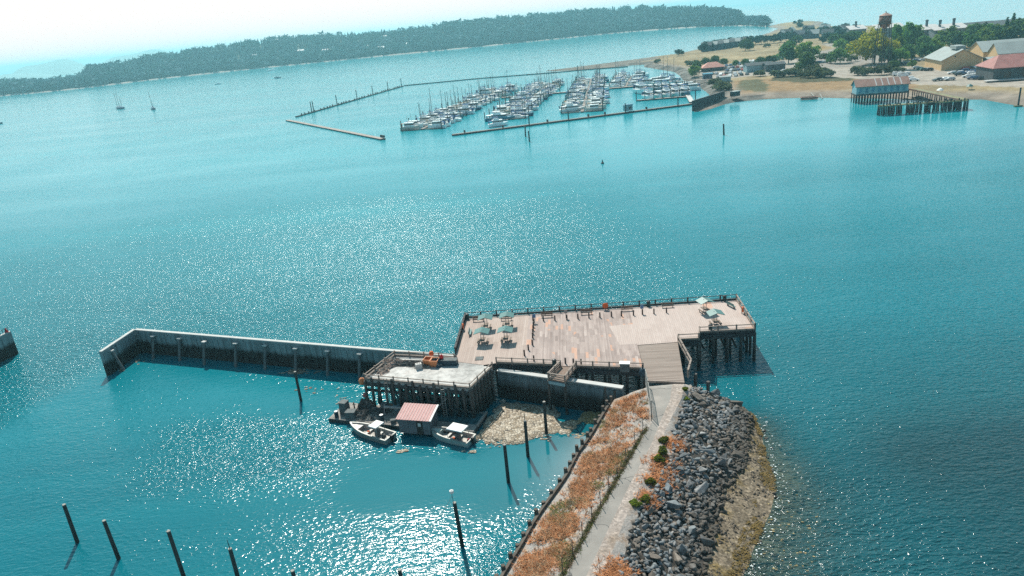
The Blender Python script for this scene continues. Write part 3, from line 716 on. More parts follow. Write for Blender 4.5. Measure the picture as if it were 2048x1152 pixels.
# railings
far = W([(931,636),(1473,599.5)], DZ); railing(wharf, far, .9, 2.66, 'rail_dark', 'rail_dark', ((1.0, .12, .08), (.5, .04, .04)), .2, True)
lf = W([(911,706),(931,637)], DZ); railing(wharf, lf, .85, 2.2, 'rail_dark', 'rail_dark', ((1.0, .3, .1), (.6, .05, .5)), .2)
rt = W([(1473,600),(1510,659.5)], DZ); railing(wharf, rt, .9, 2.4, 'rail_wood', 'rail_wood', ((1.0, .2, .1), (.5, .05, .05)), .18)
nr_ = W([(1510,659.5),(1399,665.5),(1397.5,678.5),(1357,680.5)], DZ); railing(wharf, nr_, .9, 2.6, 'rail_wood', 'rail_wood', ((1.0, .16, .1), (.5, .04, .04)), .18)
rr = W([(1356.5,683)], DZ)+W([(1382,730)], DZ-.4)+W([(1376,752)], 4.7); railing(wharf, rr, .85, 2.2, 'rail_wood', 'rail_wood', ((1.0, .22, .12), (.5, .05, .25)), .2)
nf = W([(1286,738),(1153,733.5)], DZ); railing(wharf, nf, .85, 2.3, 'rail_wood', 'rail_wood', ((1.0, .14, .09), (.5, .04, .04)), .18)
nf = W([(1120,731.5),(993,726)], DZ); railing(wharf, nf, .85, 2.3, 'rail_wood', 'rail_wood', ((1.0, .14, .09), (.5, .04, .04)), .18)
# stepped lookout hanging off the near edge
lk = W([(1121,733),(1152,735),(1130,764),(1097,758)], DZ)
mb = MB(); mb.prism([(p.x, p.y) for p in lk], DZ-.2, DZ+.03); mb.build('lookout_floor', 'bench_wood', wharf)
railing(wharf, [lk[0], lk[3], lk[2], lk[1]], .9, 1.7, 'rail_wood', 'rail_wood', ((1.0, .2, .1), (.62, .05, .16), (.25, .05, .16)), .2, False, 'lookout_railing')
mb = MB(); mb.bar(lk[3]+Vector((0, 0, -.45)), lk[2]+Vector((0, 0, -.45)), .25, .4); mb.build('lookout_beam', 'blue_wall', wharf)
for q in (lk[2], lk[3]):
    mb = MB(); mb.cyl((q.x, q.y+.2, -1), (q.x, q.y+.2, DZ-.3), .2, .18); mb.build('lookout_leg', 'pile_tide', wharf)
# ---- picnic shelters
def shelter(rz):
    t = empty('picnic_shelter', (0, 0, 0), 'x', 'picnic shelter')
    mb = MB(); L, Wd, h, rise = 1.9, 2.3, 1.85, .4
    for s in (-1, 1):
        a = [(0, -L/2, h+rise), (0, L/2, h+rise), (s*Wd/2, L/2, h), (s*Wd/2, -L/2, h)]
        mb.add(a+[(x, y, z-.07) for x, y, z in a], [(0, 1, 2, 3), (7, 6, 5, 4), (0, 3, 7, 4), (1, 5, 6, 2), (3, 2, 6, 7), (0, 4, 5, 1)])
    mb.build('canopy', 'canopy_green', t, False)
    for s in (-1, 1):
        mb = MB(); mb.cyl((s*.22, 0, 0), (s*.22, 0, h+.4), .05, .05, 6); mb.build('post', 'metal_grey', t, False)
    mb = MB(); mb.box(0, -.0, .62, .8, 1.5, .06); mb.build('table_top', 'table_wood', t, False)
    for s in (-1, 1):
        mb = MB(); mb.box(s*.68, 0, .38, .25, 1.5, .06); mb.box(s*.68, -.5, .18, .08, .08, .36); mb.box(s*.68, .5, .18, .08, .08, .36); mb.build('bench', 'table_wood', t, False)
    return t
sh = shelter(0)
for (px, py), rz, lab in (((970,633), .02, 'green-roofed picnic shelter at the far rail, nearest the left end of the wharf'), ((1013,629), .02, 'green-roofed picnic shelter at the far rail beside the wooden bollard column'),
        ((963,661), -.05, 'green-roofed picnic shelter on open deck, leftmost of the six'), ((1010,658), -.05, 'green-roofed picnic shelter on open deck left of the bollard column'),
        ((1410,600), .32, 'green-roofed picnic shelter against the far rail at the right end of the wharf'), ((1431,624), .12, 'green-roofed picnic shelter in the middle of the right end, casting shadow to the near rail')):
    p = P(px, py, DZ+2.05); place(sh, USED, (p.x, p.y, DZ), rz-DANG, lab, 'picnic shelters on the wharf')
# ---- bollards
mb = MB(); mb.cyl((0, 0, 0), (0, 0, .88), .12, .11, 8); b0 = mb.build('bollard', 'bollard_wood', None, False); tag(b0, 'x', 'bollard')
row = [(1087,642),(1110,641),(1134,639.5),(1156,637.5),(1178,636),(1200,635),(1223,633),(1243,632),(1267,630.5),(1285,629),(1308,627.5),(1333,625.5)]
for i, (x, y) in enumerate(row):
    place(b0, USED, P(x, y, DZ), random.uniform(0, 3), 'wooden bollard, %s from the left in the row along the far rail' % ORD[i], 'bollards along the far rail')
colp = [(1066,641),(1067.5,648),(1067,654),(1066.5,660.5),(1066,668),(1065.5,676),(1065,690),(1057,700),(1049,711)]
for i, (x, y) in enumerate(colp):
    place(b0, USED, P(x, y, DZ), random.uniform(0, 3), 'wooden bollard in the column right of the shelters, %s from the far rail' % ORD[i], 'bollards beside the shelters')
for (x, y), l in zip(((1131,727),(1147,728.5),(1162.5,729.5),(1068,722)), ('short wooden post behind the lookout, left of three', 'short wooden post behind the lookout, middle of three', 'short wooden post behind the lookout, right of three', 'tall wooden post by the near rail left of the lookout')):
    place(b0, USED, P(x, y, DZ), 0, l, 'posts by the near rail')
# ---- benches
def bench():
    t = empty('bench', (0, 0, 0), 'x', 'bench'); t.scale = (.8, .8, .8)
    mb = MB(); mb.box(0, 0, .45, 2.4, .45, .06); mb.build('seat', 'bench_wood', t, False)
    mb = MB(); mb.box(0, .24, .8, 2.4, .06, .4); mb.build('backrest', 'bench_wood', t, False)
    for s in (-1, 1):
        mb = MB(); mb.box(s*1.0, 0, .21, .08, .42, .42); mb.box(s*1.0, .2, .6, .07, .07, .6); mb.build('leg', 'metal_grey', t, False)
    return t
bn = bench()
for x, y, rz, l in ((957,643,0,'brown bench by the far rail behind the leftmost shelters'), (1013,641,0,'brown bench beneath the shelter nearest the bollard column'), (1094,635,0,'brown bench by the far rail right of the bollard column'),
        (1173,629,0,'brown bench by the far rail left of the orange ring board'), (1254,622,0,'brown bench by the far rail right of the orange ring board'), (1335,615,0,'brown bench by the far rail left of the right-end shelters')):
    place(bn, USED, P(x, y, DZ), rz-DANG, l, 'benches facing the deck')
bn2 = bench()
for ch in kids_of(bn2):
    if ch.name.split('.')[0] in ('seat', 'backrest'): ch.data.materials.clear(); ch.data.materials.append(MAT['canopy_green'])
for x, y, rz, l in ((941,668,1.5,'green bench alone at the left end of the deck'), (1462,614,1.9,'green bench alone at the right end of the deck')):
    place(bn2, USED, P(x, y, DZ), rz, l, 'green benches')
# ---- bins
def litter_bin():
    t = empty('litter_bin', (0, 0, 0), 'x', 'bin')
    mb = MB(); mb.lathe([(.3, 0), (.36, .1), (.36, .85), (.3, .9)], n=10); mb.build('body', 'bin_green', t, False)
    mb = MB(); mb.lathe([(.38, .9), (.4, .98), (.25, 1.12), (.02, 1.16)], n=10); mb.build('lid', 'motor_black', t, False)
    return t
lb = litter_bin(); lb.scale = (.85, .85, .85)
for x, y, l in ((1297,613,'dark green bin at the far rail by the middle benches'), (1449,602,'dark green bin at the far rail in the right corner'), (935,638,'dark green bin in the far left corner of the deck'),
        (1109,731,'dark green bin beside the lookout'), (1421,661,'dark green bin at the near rail below the right-end shelter')):
    place(lb, USED, P(x, y, DZ), 0, l, 'litter bins')
# ---- ring boards, signs, cabinet
def ring_board(loc, rz, lab, disc=True):
    t = empty('life_ring_board', loc, lab, 'life ring', 'life rings on the wharf', rz)
    mb = MB(); mb.cyl((0, .1, 0), (0, .1, 1.0), .06); mb.build('post', 'rail_dark', t, False)
    mb = MB(); n = 20
    if disc: mb.cyl((0, -.03, .75), (0, .05, .75), .48, .48, n); mb.build('disc', 'orange', t, False)
    else:
        vs = []; fs = []
        for i in range(n):
            for k in range(6):
                a, b = 2*PI*i/n, 2*PI*k/6; r = .36+.1*math.cos(b); vs.append((r*math.cos(a), .1*math.sin(b), .7+r*math.sin(a)))
        fs = [(i*6+k, ((i+1) % n)*6+k, ((i+1) % n)*6+(k+1) % 6, i*6+(k+1) % 6) for i in range(n) for k in range(6)]
        mb.add(vs, fs); mb.build('ring', 'orange', t, False, True)
ring_board(P(1211, 620, DZ), -DANG, 'round orange ring board in the middle of the far rail')
ring_board(P(1485, 627, DZ), PI/2-.1, 'orange life ring hung on the right end rail', False)
ring_board(P(927, 660, DZ), PI/2-.1, 'orange life ring hung on the left end rail', False)
for x, y, l in ((1069,645,'small blue sign board beside the bollard column'), (1284,627,'small blue sign board in the far bollard row'), (1132,636,'small pale sign board behind the left part of the bollard row')):
    t = empty('sign_board', P(x, y, DZ), l, 'sign', 'sign boards on the deck'); mb = MB(); mb.box(0, 0, .5, .08, .08, 1.0); mb.build('post', 'rail_dark', t, False)
    mb = MB(); mb.box(0, -.06, 1.15, .5, .05, .6); mb.build('panel', 'sign_blue' if 'blue' in l else 'metal_grey', t, False)
t = empty('utility_cabinet', P(1250, 742, DZ), 'grey utility cabinet with white sloping top at the near rail', 'cabinet', rz=-.25)
mb = MB(); mb.box(0, 0, .6, 1.25, .7, 1.2); mb.build('body', 'crate', t, False); mb = MB(); mb.box(0, -.02, 1.25, 1.4, .85, .1); mb.build('lid', 'canvas_white', t, False)
t = empty('deck_hatch', P(959, 717, DZ), 'dark square hatch let into the deck by the concrete platform', 'hatch', rz=-DANG)
mb = MB(); mb.box(0, 0, .02, 1.2, 1.2, .03); mb.build('frame', 'rail_dark', t, False); mb = MB(); mb.box(0, 0, .04, 1.0, 1.0, .03); mb.build('cover', 'crate', t, False)
# ---- breakwater wall
t = empty('breakwater_wall', P(590, 740, 0), 'long concrete breakwater wall with pale cap and leaning braces', 'sea wall')
def wall_run(parent, a, b, ztop, th, mat, cap=True, cap_w=.6, zb=-4):
    mb = MB(); mb.bar(Vector((a.x, a.y, (ztop+zb)/2)), Vector((b.x, b.y, (ztop+zb)/2)), th, ztop-zb)
    d = (b-a); L = d.length; d = d/L; nrm = Vector((d.y, -d.x, 0))
    if nrm.y > 0: nrm = -nrm
    k = int(L/1.15)
    for i in range(k):
        p = a+d*((i+.5)*L/k)+nrm*(th/2); mb.bar((p.x-d.x*.4, p.y-d.y*.4, (ztop+zb)/2-.15), (p.x+d.x*.4, p.y+d.y*.4, (ztop+zb)/2-.15), .16, ztop-zb-.5)
    mb.build('wall', mat, parent)
    if cap: mb = MB(); mb.bar(Vector((a.x, a.y, ztop+.12)), Vector((b.x, b.y, ztop+.08)), cap_w, .16); mb.build('cap', 'wall_cap', parent)
wa, wb, wc = W([(201,705),(268,660),(911,712.5)], 4.4)
wall_run(t, wa, wb, 4.4, .5, 'sea_wall'); wall_run(t, wb+Vector((.4, -.1, 0)), wc, 4.4, .5, 'sea_wall')
for tx, ty, fx, fy in ((222,702,243,722),(271,668,271,686),(307,672.6,303,695),(360,677,355,703),(409,684,405,712),(472,687,467,716),(531,691,526,722),(592,697,588,727),(656,702,651,732),(720,708,716,738)):
    a = P(tx, ty, 3.7); d = (wc-wb).normalized(); nrm = Vector((d.y, -d.x, 0)) if tx > 265 else Vector(((wb-wa).normalized().y, -(wb-wa).normalized().x, 0))
    if nrm.y > 0 and tx > 265: nrm = -nrm
    if tx < 265: nrm = Vector((abs(nrm.x), nrm.y, 0))
    mb = MB(); mb.cyl((a.x+nrm.x*1.9, a.y+nrm.y*1.9, -2), (a.x+nrm.x*.15, a.y+nrm.y*.15, 3.7), .26, .22, 8); br = mb.build('brace', 'brace_concrete', t)
    mb = MB(); mb.box(a.x+nrm.x*.1, a.y+nrm.y*.1, 3.78, .75, .6, .18, math.atan2(d.y, d.x)); mb.build('brace_cap', 'wall_cap', br)
t = empty('breakwater_wall', P(1120, 800, 0), 'stained sheet wall below the near edge of the wharf, with lookout', 'sea wall'); t['label'] = 'stained grey retaining wall running under the near edge of the wharf'
w2a, w2b = W([(996,741),(1246,776)], 4.2); wall_run(t, w2a, w2b, 4.2, .5, 'old_wall', True, .85)
for x, y in ((1211, 770),):
    p = P(x, y, 4.0); mb = MB(); mb.cyl((p.x-.1, p.y-.9, -1), (p.x-.1, p.y-.6, 4.3), .28, .25); mb.cyl((p.x+.5, p.y-.9, -1), (p.x+.5, p.y-.6, 4.3), .2, .2); mb.build('fender_pile', 'pile_tide', t)
t = empty('breakwater_wall', P(20, 705, 0), 'x', 'sea wall'); t['label'] = 'dark end of another breakwater wall with red marker, at the left edge'
a, b = P(19.5, 664, 4.4), P(-90, 716, 4.4); wall_run(t, a, b, 4.4, .6, 'sea_wall')
mb = MB()
for k in range(5):
    p = a.lerp(b, .02+k*.05); mb.cyl((p.x, p.y, 4.5), (p.x, p.y, 5.4), .05, .05, 5)
mb.bar(a+Vector((0, 0, 1.0)), a.lerp(b, .25)+Vector((0, 0, 1.0)), .06); mb.build('railing', 'rail_dark', t)
mb = MB(); p = a.lerp(b, .035); mb.add([(p.x-.4, p.y-.3, 4.6), (p.x+.4, p.y-.3, 4.6), (p.x, p.y-.3, 5.5), (p.x-.4, p.y-.2, 4.6), (p.x+.4, p.y-.2, 4.6), (p.x, p.y-.2, 5.5)], [(0, 1, 2), (5, 4, 3), (0, 3, 4, 1), (1, 4, 5, 2), (2, 5, 3, 0)]); mb.build('marker', 'red', t)
# ---- concrete platform
plat = empty('loading_platform', P(850, 790, 0), 'pale concrete loading platform on close dark piles, heaped with nets', 'platform')
pp = W([(940,778),(730,759),(790,712),(909,718),(917,725.5),(967,731.5),(985,735)], PZ)
mb = MB(); mb.prism([(p.x, p.y) for p in pp], PZ-.4, PZ); mb.build('slab', 'slab', plat)
st = W([(917,724.5),(967,730.5)], DZ)+W([(969,739),(914,734)], PZ+.01)
mb = MB(); vs = [tuple(p) for p in st]+[(p.x, p.y, p.z-.2) for p in st]; mb.add(vs, [(0, 3, 2, 1), (4, 5, 6, 7), (0, 1, 5, 4), (1, 2, 6, 5), (2, 3, 7, 6), (3, 0, 4, 7)]); mb.build('step_strip', 'slab', plat)
mb = MB()
for a, b in zip(pp[:4], pp[1:4]+pp[4:5]): mb.bar(a+Vector((0, 0, -.65)), b+Vector((0, 0, -.65)), .35, .5)
mb.bar(pp[6]+Vector((0, 0, -.65)), pp[0]+Vector((0, 0, -.65)), .35, .5)
a, b = pp[0], pp[1]; mb.bar(a+Vector((0, 0, -1.6)), b+Vector((0, 0, -1.6)), .2, .35); mb.build('edge_beam', 'beam_dark', plat)
n = 15
for i in range(n+1):
    p = pp[1].lerp(pp[0], i/n); mb = MB(); mb.cyl((p.x+random.uniform(-.2, .2), p.y-.3, -2), (p.x, p.y-.2, PZ+(.5 if i % 3 == 1 else -.1)), .23, .19); mb.build('pile', 'pile_tide', plat)
for r_ in range(1, 4):
    for i in range(9):
        p = pp[1].lerp(pp[0], (i+.3)/9); q = pp[2].lerp(pp[6], (i+.3)/9); p = p.lerp(q, r_/4+.05)
        mb = MB(); mb.cyl((p.x+random.uniform(-.8, .8), p.y, -2), (p.x, p.y, PZ-.4), .2, .18); mb.build('pile', 'pile_tide', plat)
for i in range(7):
    p = pp[0].lerp(pp[6], i/7); mb = MB(); mb.cyl((p.x+.2, p.y, -2), (p.x+.15, p.y, PZ-.1), .25, .22); mb.build('pile', 'pile_tide', plat)
railing(plat, [pp[3], pp[2], pp[1], pp[0], pp[6]], .8, 2.4, 'rail_wood', 'rail_wood', ((.95, .14, .08), (.5, .04, .04)), .18, True)
for k, (x, y) in enumerate(((772,765),(885,778))):
    p = P(x, y, PZ-.2); mb = MB()
    for s in (-.22, .22): mb.bar((p.x+s, p.y-.5, 0.3), (p.x+s, p.y-.35, PZ+.6), .07)
    for z in np.arange(.6, PZ+.3, .35): mb.bar((p.x-.22, p.y-.47, z), (p.x+.22, p.y-.47, z), .05)
    mb.build('ladder', 'alu', plat)
# things lying on the platform
def heap(name, px, z, rx, ry, h, mat, lab, cat, nstr=60, seed=1, rz=0.0, group=None):
    """a tangled heap of net or rope: a lumpy mound wound with strands"""
    rnd = random.Random(seed); p = P(px[0], px[1], z); mb = MB(); n, mM = 18, 6; ca, sa = math.cos(rz), math.sin(rz)
    def pt(u, v, k=1.0):
        r = u*(1+.25*math.sin(3*v+seed)+.15*math.sin(7*v)); zz = h*(1-u*u)*(.75+.4*math.sin(5*v+seed*2)*u+.35*math.sin(11*u+3*v)*u)
        x, y = r*rx*math.cos(v), r*ry*math.sin(v); return (p.x+x*ca-y*sa, p.y+x*sa+y*ca, z+max(0, zz)*k)
    vs = [pt(0, 0)]; fs = []
    for i in range(1, mM+1):
        for j in range(n): vs.append(pt(i/mM, 2*PI*j/n))
    fs = [(0, 1+j, 1+(j+1) % n) for j in range(n)]
    for i in range(mM-1):
        for j in range(n): fs.append((1+i*n+j, 1+(i+1)*n+j, 1+(i+1)*n+(j+1) % n, 1+i*n+(j+1) % n))
    mb.add(vs, fs)
    for _ in range(nstr):
        u, v = rnd.uniform(.1, 1.15), rnd.uniform(0, 2*PI); pts = []
        for k in range(6):
            q = pt(min(1.1, u), v); pts.append((q[0], q[1], q[2]+.03+rnd.uniform(0, .14))); u += rnd.uniform(-.15, .15); v += rnd.uniform(-.1, .4)
        mb.tube(pts, .04, 4, rnd.choice((0, 0, 0, 1, 2)))
    o = mb.build(name, [mat, 'rope', 'net_dark'], None, True, loc=(p.x, p.y, z)); return tag(o, lab, cat, group)
heap('net_pile', (790,727), PZ, 2.2, 1.0, .75, 'net', 'large pinkish heap of fishing net in the far left corner of the platform', 'net', 160, 1, -.3, 'nets on the platform')
heap('net_pile', (768,741), PZ, 1.4, .9, .5, 'net', 'low pinkish heap of fishing net at the left rail of the platform', 'net', 90, 2, 1.0, 'nets on the platform')
heap('net_pile', (822,729), PZ, 2.6, .9, .35, 'net_dark', 'flat grey tangle of net along the far rail of the platform', 'net', 150, 3, -.3, 'nets on the platform')
heap('rope_pile', (846,733), PZ, 1.0, .8, .3, 'net_dark', 'grey tangle of rope beside the orange tubs', 'rope', 60, 4)
t = empty('concrete_block', P(838, 737, PZ), 'pale rough concrete block amid the ropes', 'block', rz=.3); mb = MB(); mb.box(0, 0, .4, 1.0, .8, .8, 0, 0, .85); mb.build('block', 'slab', t, False); mb = MB(); mb.tube([(-.2, 0, .8), (-.1, 0, 1.0), (.1, 0, 1.0), (.2, 0, .8)], .03); mb.build('lifting_eye', 'rust', t, False)
def tub(loc, rz, lab):
    t = empty('fish_tub', loc, lab, 'tub', 'orange tubs', rz); mb = MB(); w0, w1, h = .5, .62, 1.0
    o = [(x*w0, y*w0, 0) for x, y in ((-1, -1), (1, -1), (1, 1), (-1, 1))]+[(x*w1, y*w1, h) for x, y in ((-1, -1), (1, -1), (1, 1), (-1, 1))]+[(x*(w1-.08), y*(w1-.08), h) for x, y in ((-1, -1), (1, -1), (1, 1), (-1, 1))]+[(x*(w0-.05), y*(w0-.05), .15) for x, y in ((-1, -1), (1, -1), (1, 1), (-1, 1))]
    f = [(3, 2, 1, 0), (12, 13, 14, 15)]
    for i in range(4):
        j = (i+1) % 4; f += [(i, j, 4+j, 4+i), (4+i, 4+j, 8+j, 8+i), (8+i, 8+j, 12+j, 12+i)]
    mb.add(o, f); mb.build('body', 'tub_orange', t, False); mb = MB(); mb.box(0, 0, .06, 1.15, .2, .12); mb.box(0, 0, .1, .2, 1.15, .1); mb.build('skid', 'rust', t, False)
tub(P(857.5, 729, PZ), -.3, 'orange fish tub on the platform, left of the pair'); tub(P(870, 731, PZ), -.25, 'orange fish tub on the platform, right of the pair')
mb = MB(); p = P(864.5, 722, PZ); mb.lathe([(.05, 0), (.28, .1), (.38, .38), (.28, .66), (.05, .78)], (p.x, p.y+.2, PZ+.75), 12); o = mb.build('net_buoy', 'orange', None, True, True, (p.x, p.y, PZ)); tag(o, 'dark orange buoy behind the two orange tubs', 'buoy')
heap('tarpaulin', (876,730), PZ, 1.0, .9, 1.3, 'tarp', 'dark blue tarpaulin over gear right of the orange tubs', 'tarpaulin', 4, 5)
t = empty('oilskins', P(885, 728, PZ), 'bright red oilskins hung on a stand beside the dark tarpaulin', 'oilskins')
mb = MB(); mb.cyl((0, .05, 0), (0, .05, 1.9), .04); mb.build('stand', 'rail_dark', t, False)
mb = MB(); mb.lathe([(.14, .05), (.16, .4), (.18, .8), (.28, 1.1), (.26, 1.3), (.12, 1.45), (.08, 1.5)], n=10); mb.build('jacket', 'red', t, False, True)
t = empty('crate', P(900, 729, PZ), 'long dark crate at the far right of the platform', 'crate', rz=-.2); mb = MB(); mb.box(0, 0, .4, 2.2, .9, .8); mb.build('body', 'tarp', t, False); mb = MB(); mb.box(0, 0, .84, 2.3, 1.0, .08); mb.build('lid', 'crate', t, False)
t = empty('fender_buoy', P(724, 763, 3.9), 'orange fender buoy hung off the left corner of the platform', 'buoy'); mb = MB(); mb.lathe([(.1, -.5), (.45, -.3), (.5, .1), (.3, .5), (.08, .65)], n=10); mb.build('float', 'tub_orange', t, False, True); mb = MB(); mb.cyl((0, 0, .6), (.4, .2, 1.3), .04); mb.build('rope', 'rope', t, False)
# ---- causeway bulkhead with stakes
bk = empty('bulkhead', P(1105, 1010, 0), 'weathered plank bulkhead with wooden stakes along the grassy bank', 'retaining wall')
mb = MB(); ys_ = np.arange(20, 82, 2.0)
for y0, y1 in zip(ys_[:-1], ys_[1:]):
    a = Vector((np.interp(y0, YA, FX['bulk'])-.12, y0, 1.0)); b = Vector((np.interp(y1, YA, FX['bulk'])-.12, y1, 1.0)); mb.bar(a, b, .2, 5.2)
    mb.bar(a+Vector((-.1, 0, 2.35)), b+Vector((-.1, 0, 2.35)), .3, .35)
mb.build('planks', 'stake_wood', bk)
for x, y in [(1236,779),(1229,789),(1219,802),(1211,814),(1204,826),(1193,840),(1188,855),(1178,866),(1172,880),(1164,893),(1157,905),(1145,920),(1136,936),(1125,955),(1112,978),(1099,999),(1086,1018),(1074,1040),(1062,1062),(1050,1083),(1036,1105),(1024,1128),(1012,1150)]:
    p = P(x, y, 3.9); xx = float(np.interp(p.y, YA, FX['bulk']))-.45; mb = MB(); mb.cyl((xx, p.y, -2), (xx, p.y, 3.75+random.uniform(-.2, .4)), .22, .2, 8); mb.build('stake', 'stake_wood', bk)
# ---- chain-link fence
fn = empty('chain_link_fence', P(1240, 945, 4.5), 'see-through chain-link fence on thin posts along the left of the path', 'fence')
fp = [P(x, y, 4.55) for x, y in ((1303,842),(1286,868),(1270,893),(1252,923),(1235,953),(1218,982),(1201,1011),(1184,1041),(1165,1075),(1146,1110),(1126,1148),(1106,1186))]
for p in fp:
    mb = MB(); mb.cyl((p.x, p.y, 4.3), (p.x, p.y, 6.3), .04, .035, 6); mb.build('post', 'steel_dark', fn)
mb = MB()
for a, b in zip(fp[:-1], fp[1:]):
    L = (b-a).length; k = int(L/.4)
    for i in range(k):
        for s in (1, -1):
            q0, q1 = (i+.0)/k, (i+s*4)/k; z0, z1 = .05, 1.7
            if q1 < 0: z1 = z0+(z1-z0)*(q0/(q0-q1)); q1 = 0
            if q1 > 1: z1 = z0+(z1-z0)*((1-q0)/(q1-q0)); q1 = 1
            c, d = a.lerp(b, q0)+Vector((0, 0, z0)), a.lerp(b, q1)+Vector((0, 0, z1))
            if (c-d).length > .05: mb.bar(c, d, .009)
mb.build('mesh', 'steel_dark', fn)
gt = empty('fence_gate', P(1300, 800, 4.5), 'pale steel gate panels swung back along the path by the ramp', 'gate')
gp = W([(1291,768),(1297,795),(1303,835)], 4.62)
for a, b in zip(gp[:-1], gp[1:]):
    mb = MB(); mb.cyl(a, a+Vector((0, 0, 2.3)), .05); mb.bar(a+Vector((0, 0, .15)), b+Vector((0, 0, .15)), .05); mb.bar(a+Vector((0, 0, 2.2)), b+Vector((0, 0, 2.2)), .05); mb.cyl(b, b+Vector((0, 0, 2.3)), .05)
    L = (b-a).length
    for i in range(int(L/.22)): q = a.lerp(b, i/(L/.22)); mb.bar(q+Vector((0, 0, .15)), q+Vector((0, 0, 2.2)), .014)
    for z in np.arange(.3, 2.2, .22): mb.bar(a+Vector((0, 0, z)), b+Vector((0, 0, z)), .014)
    mb.build('gate_panel', 'alu', gt)
# plastic-wrapped post at the ramp corner, drum
t = empty('wrapped_post', P(1285.5, 752, 4.7), 'dark wrapped post standing at the left corner of the ramp', 'post'); mb = MB(); mb.cyl((0, 0, 0), (0, 0, 1.7), .1); mb.build('pole', 'rail_dark', t, False); mb = MB(); mb.lathe([(.35, 0), (.5, .3), (.42, .8), (.25, 1.1)], n=9); mb.build('wrap', 'tarp', t, False)
for (x, y), l in (((1391,770), 'stout short pile beside the ramp at the top of the rocks'), ((1416,786), 'tall dark pile standing among the rocks near the ramp')):
    p = P(x, y, 2.5); mb = MB(); mb.cyl((p.x, p.y, -1), (p.x, p.y, 4.2), .26, .23); mb.add([], []); o = mb.build('mooring_pile', 'pile_tide', None, True, False, (p.x, p.y, 0)); tag(o, l, 'pile', 'piles beside the ramp')
a, b = P(1391, 775, 2.8), P(1416, 778, 2.8)
# ---- free-standing piles in the harbour
FP = [((128,1010),(155,1085),'tall dark harbour pile, leftmost of the row at the bottom left'), ((208,1042),(238,1118),'tall dark harbour pile, second from the left in the bottom-left row'), ((337,1063),(370,1160),'tall dark harbour pile in the middle of the bottom-left row'),
      ((460,1098),(480,1170),'dark harbour pile with a thin spike, right of the bottom-left row'), ((585,1142),(600,1200),'dark harbour pile whose top just shows at the bottom edge, left one'), ((799,1140),(812,1200),'dark harbour pile whose top just shows at the bottom edge, within the glitter'),
      ((909,1006),(925,1092),'tall dark pile carrying a lantern pole and a slack line'), ((1009,890),(1017,965),'tall dark pile, nearest the bank of the trio below the debris mat'), ((1050,842),(1056,913),'dark pile with a thin rod on top, middle of the trio by the debris mat'), ((1088,804),(1093,868),'dark pile rising out of the debris mat'),
      ((590,744),(602,802),'lone dark pile in front of the breakwater wall'), ((1447,248),(1448,270),'lone far channel pile in open water right of the marina'), ((1050,253),(1051,273),'left one of two channel piles off the marina dock'), ((1057,262),(1059,283),'right one of two channel piles off the marina dock')]
FP[7] = (FP[7][0], FP[7][1], 'tall dark pile, leftmost of the trio below the debris mat')
for (tx, ty), (bx_, by_), lab in FP:
    b = P(bx_, by_, 0); lo, hi = 0, 15
    for _ in range(30):
        md = (lo+hi)/2
        if Q((b.x, b.y, md))[1] > ty: lo = md
        else: hi = md
    tp = P(tx, ty, lo); lean = Vector((tp.x-b.x, tp.y-b.y, 0))
    if lean.length > .9: lean = lean.normalized()*.9
    far_ = b.y > 200; r0 = .3 if far_ else .2
    o = empty('harbour_pile', (b.x, b.y, 0), lab, 'pile', 'free-standing harbour piles')
    mb = MB(); mb.cyl((-lean.x*.4, -lean.y*.4, -3), (lean.x, lean.y, lo), r0*1.15, r0*.95, 10); mb.build('shaft', 'free_pile', o, False)
    mb = MB(); mb.cyl((lean.x, lean.y, lo), (lean.x, lean.y, lo+.08), r0, r0*.9, 10); mb.build('worn_top', 'rope', o, False)
    if 'rod' in lab or 'spike' in lab: mb = MB(); mb.cyl((lean.x, lean.y, lo), (lean.x-.05, lean.y, lo+1.1), .05, .03, 5); mb.build('rod', 'rail_dark', o, False)
    if 'lantern' in lab:
        mb = MB(); mb.cyl((lean.x-.1, lean.y, lo), (lean.x-.15, lean.y, lo+1.2), .035, .03, 5); mb.build('pole', 'metal_grey', o, False)
        mb = MB(); mb.lathe([(.05, 0), (.22, .05), (.22, .3), (.05, .42)], (lean.x-.15, lean.y, lo+1.2), 8); mb.build('lantern', 'canvas_white', o, False)
        e = P(842, 1065, .1)-b; pts = [Vector((lean.x-.15, lean.y, lo+.9)).lerp(e, k/10)+Vector((0, 0, -.8*math.sin(PI*k/10))) for k in range(11)]
        mb = MB(); mb.tube(pts, .02, 4); mb.build('line', 'rope', o, False)
# channel buoy
t = empty('channel_buoy', P(1205, 327, 0), 'small dark channel buoy alone in the open bay', 'buoy'); t.scale = (.6, .6, .6); mb = MB(); mb.lathe([(.3, -.5), (.9, -.2), (.9, .5), (.5, .8)], n=10); mb.build('float', 'steel_dark', t, False); mb = MB(); mb.lathe([(.4, .8), (.25, 1.8), (.3, 1.9), (.05, 2.4)], n=8); mb.build('tower', 'steel_dark', t, False)
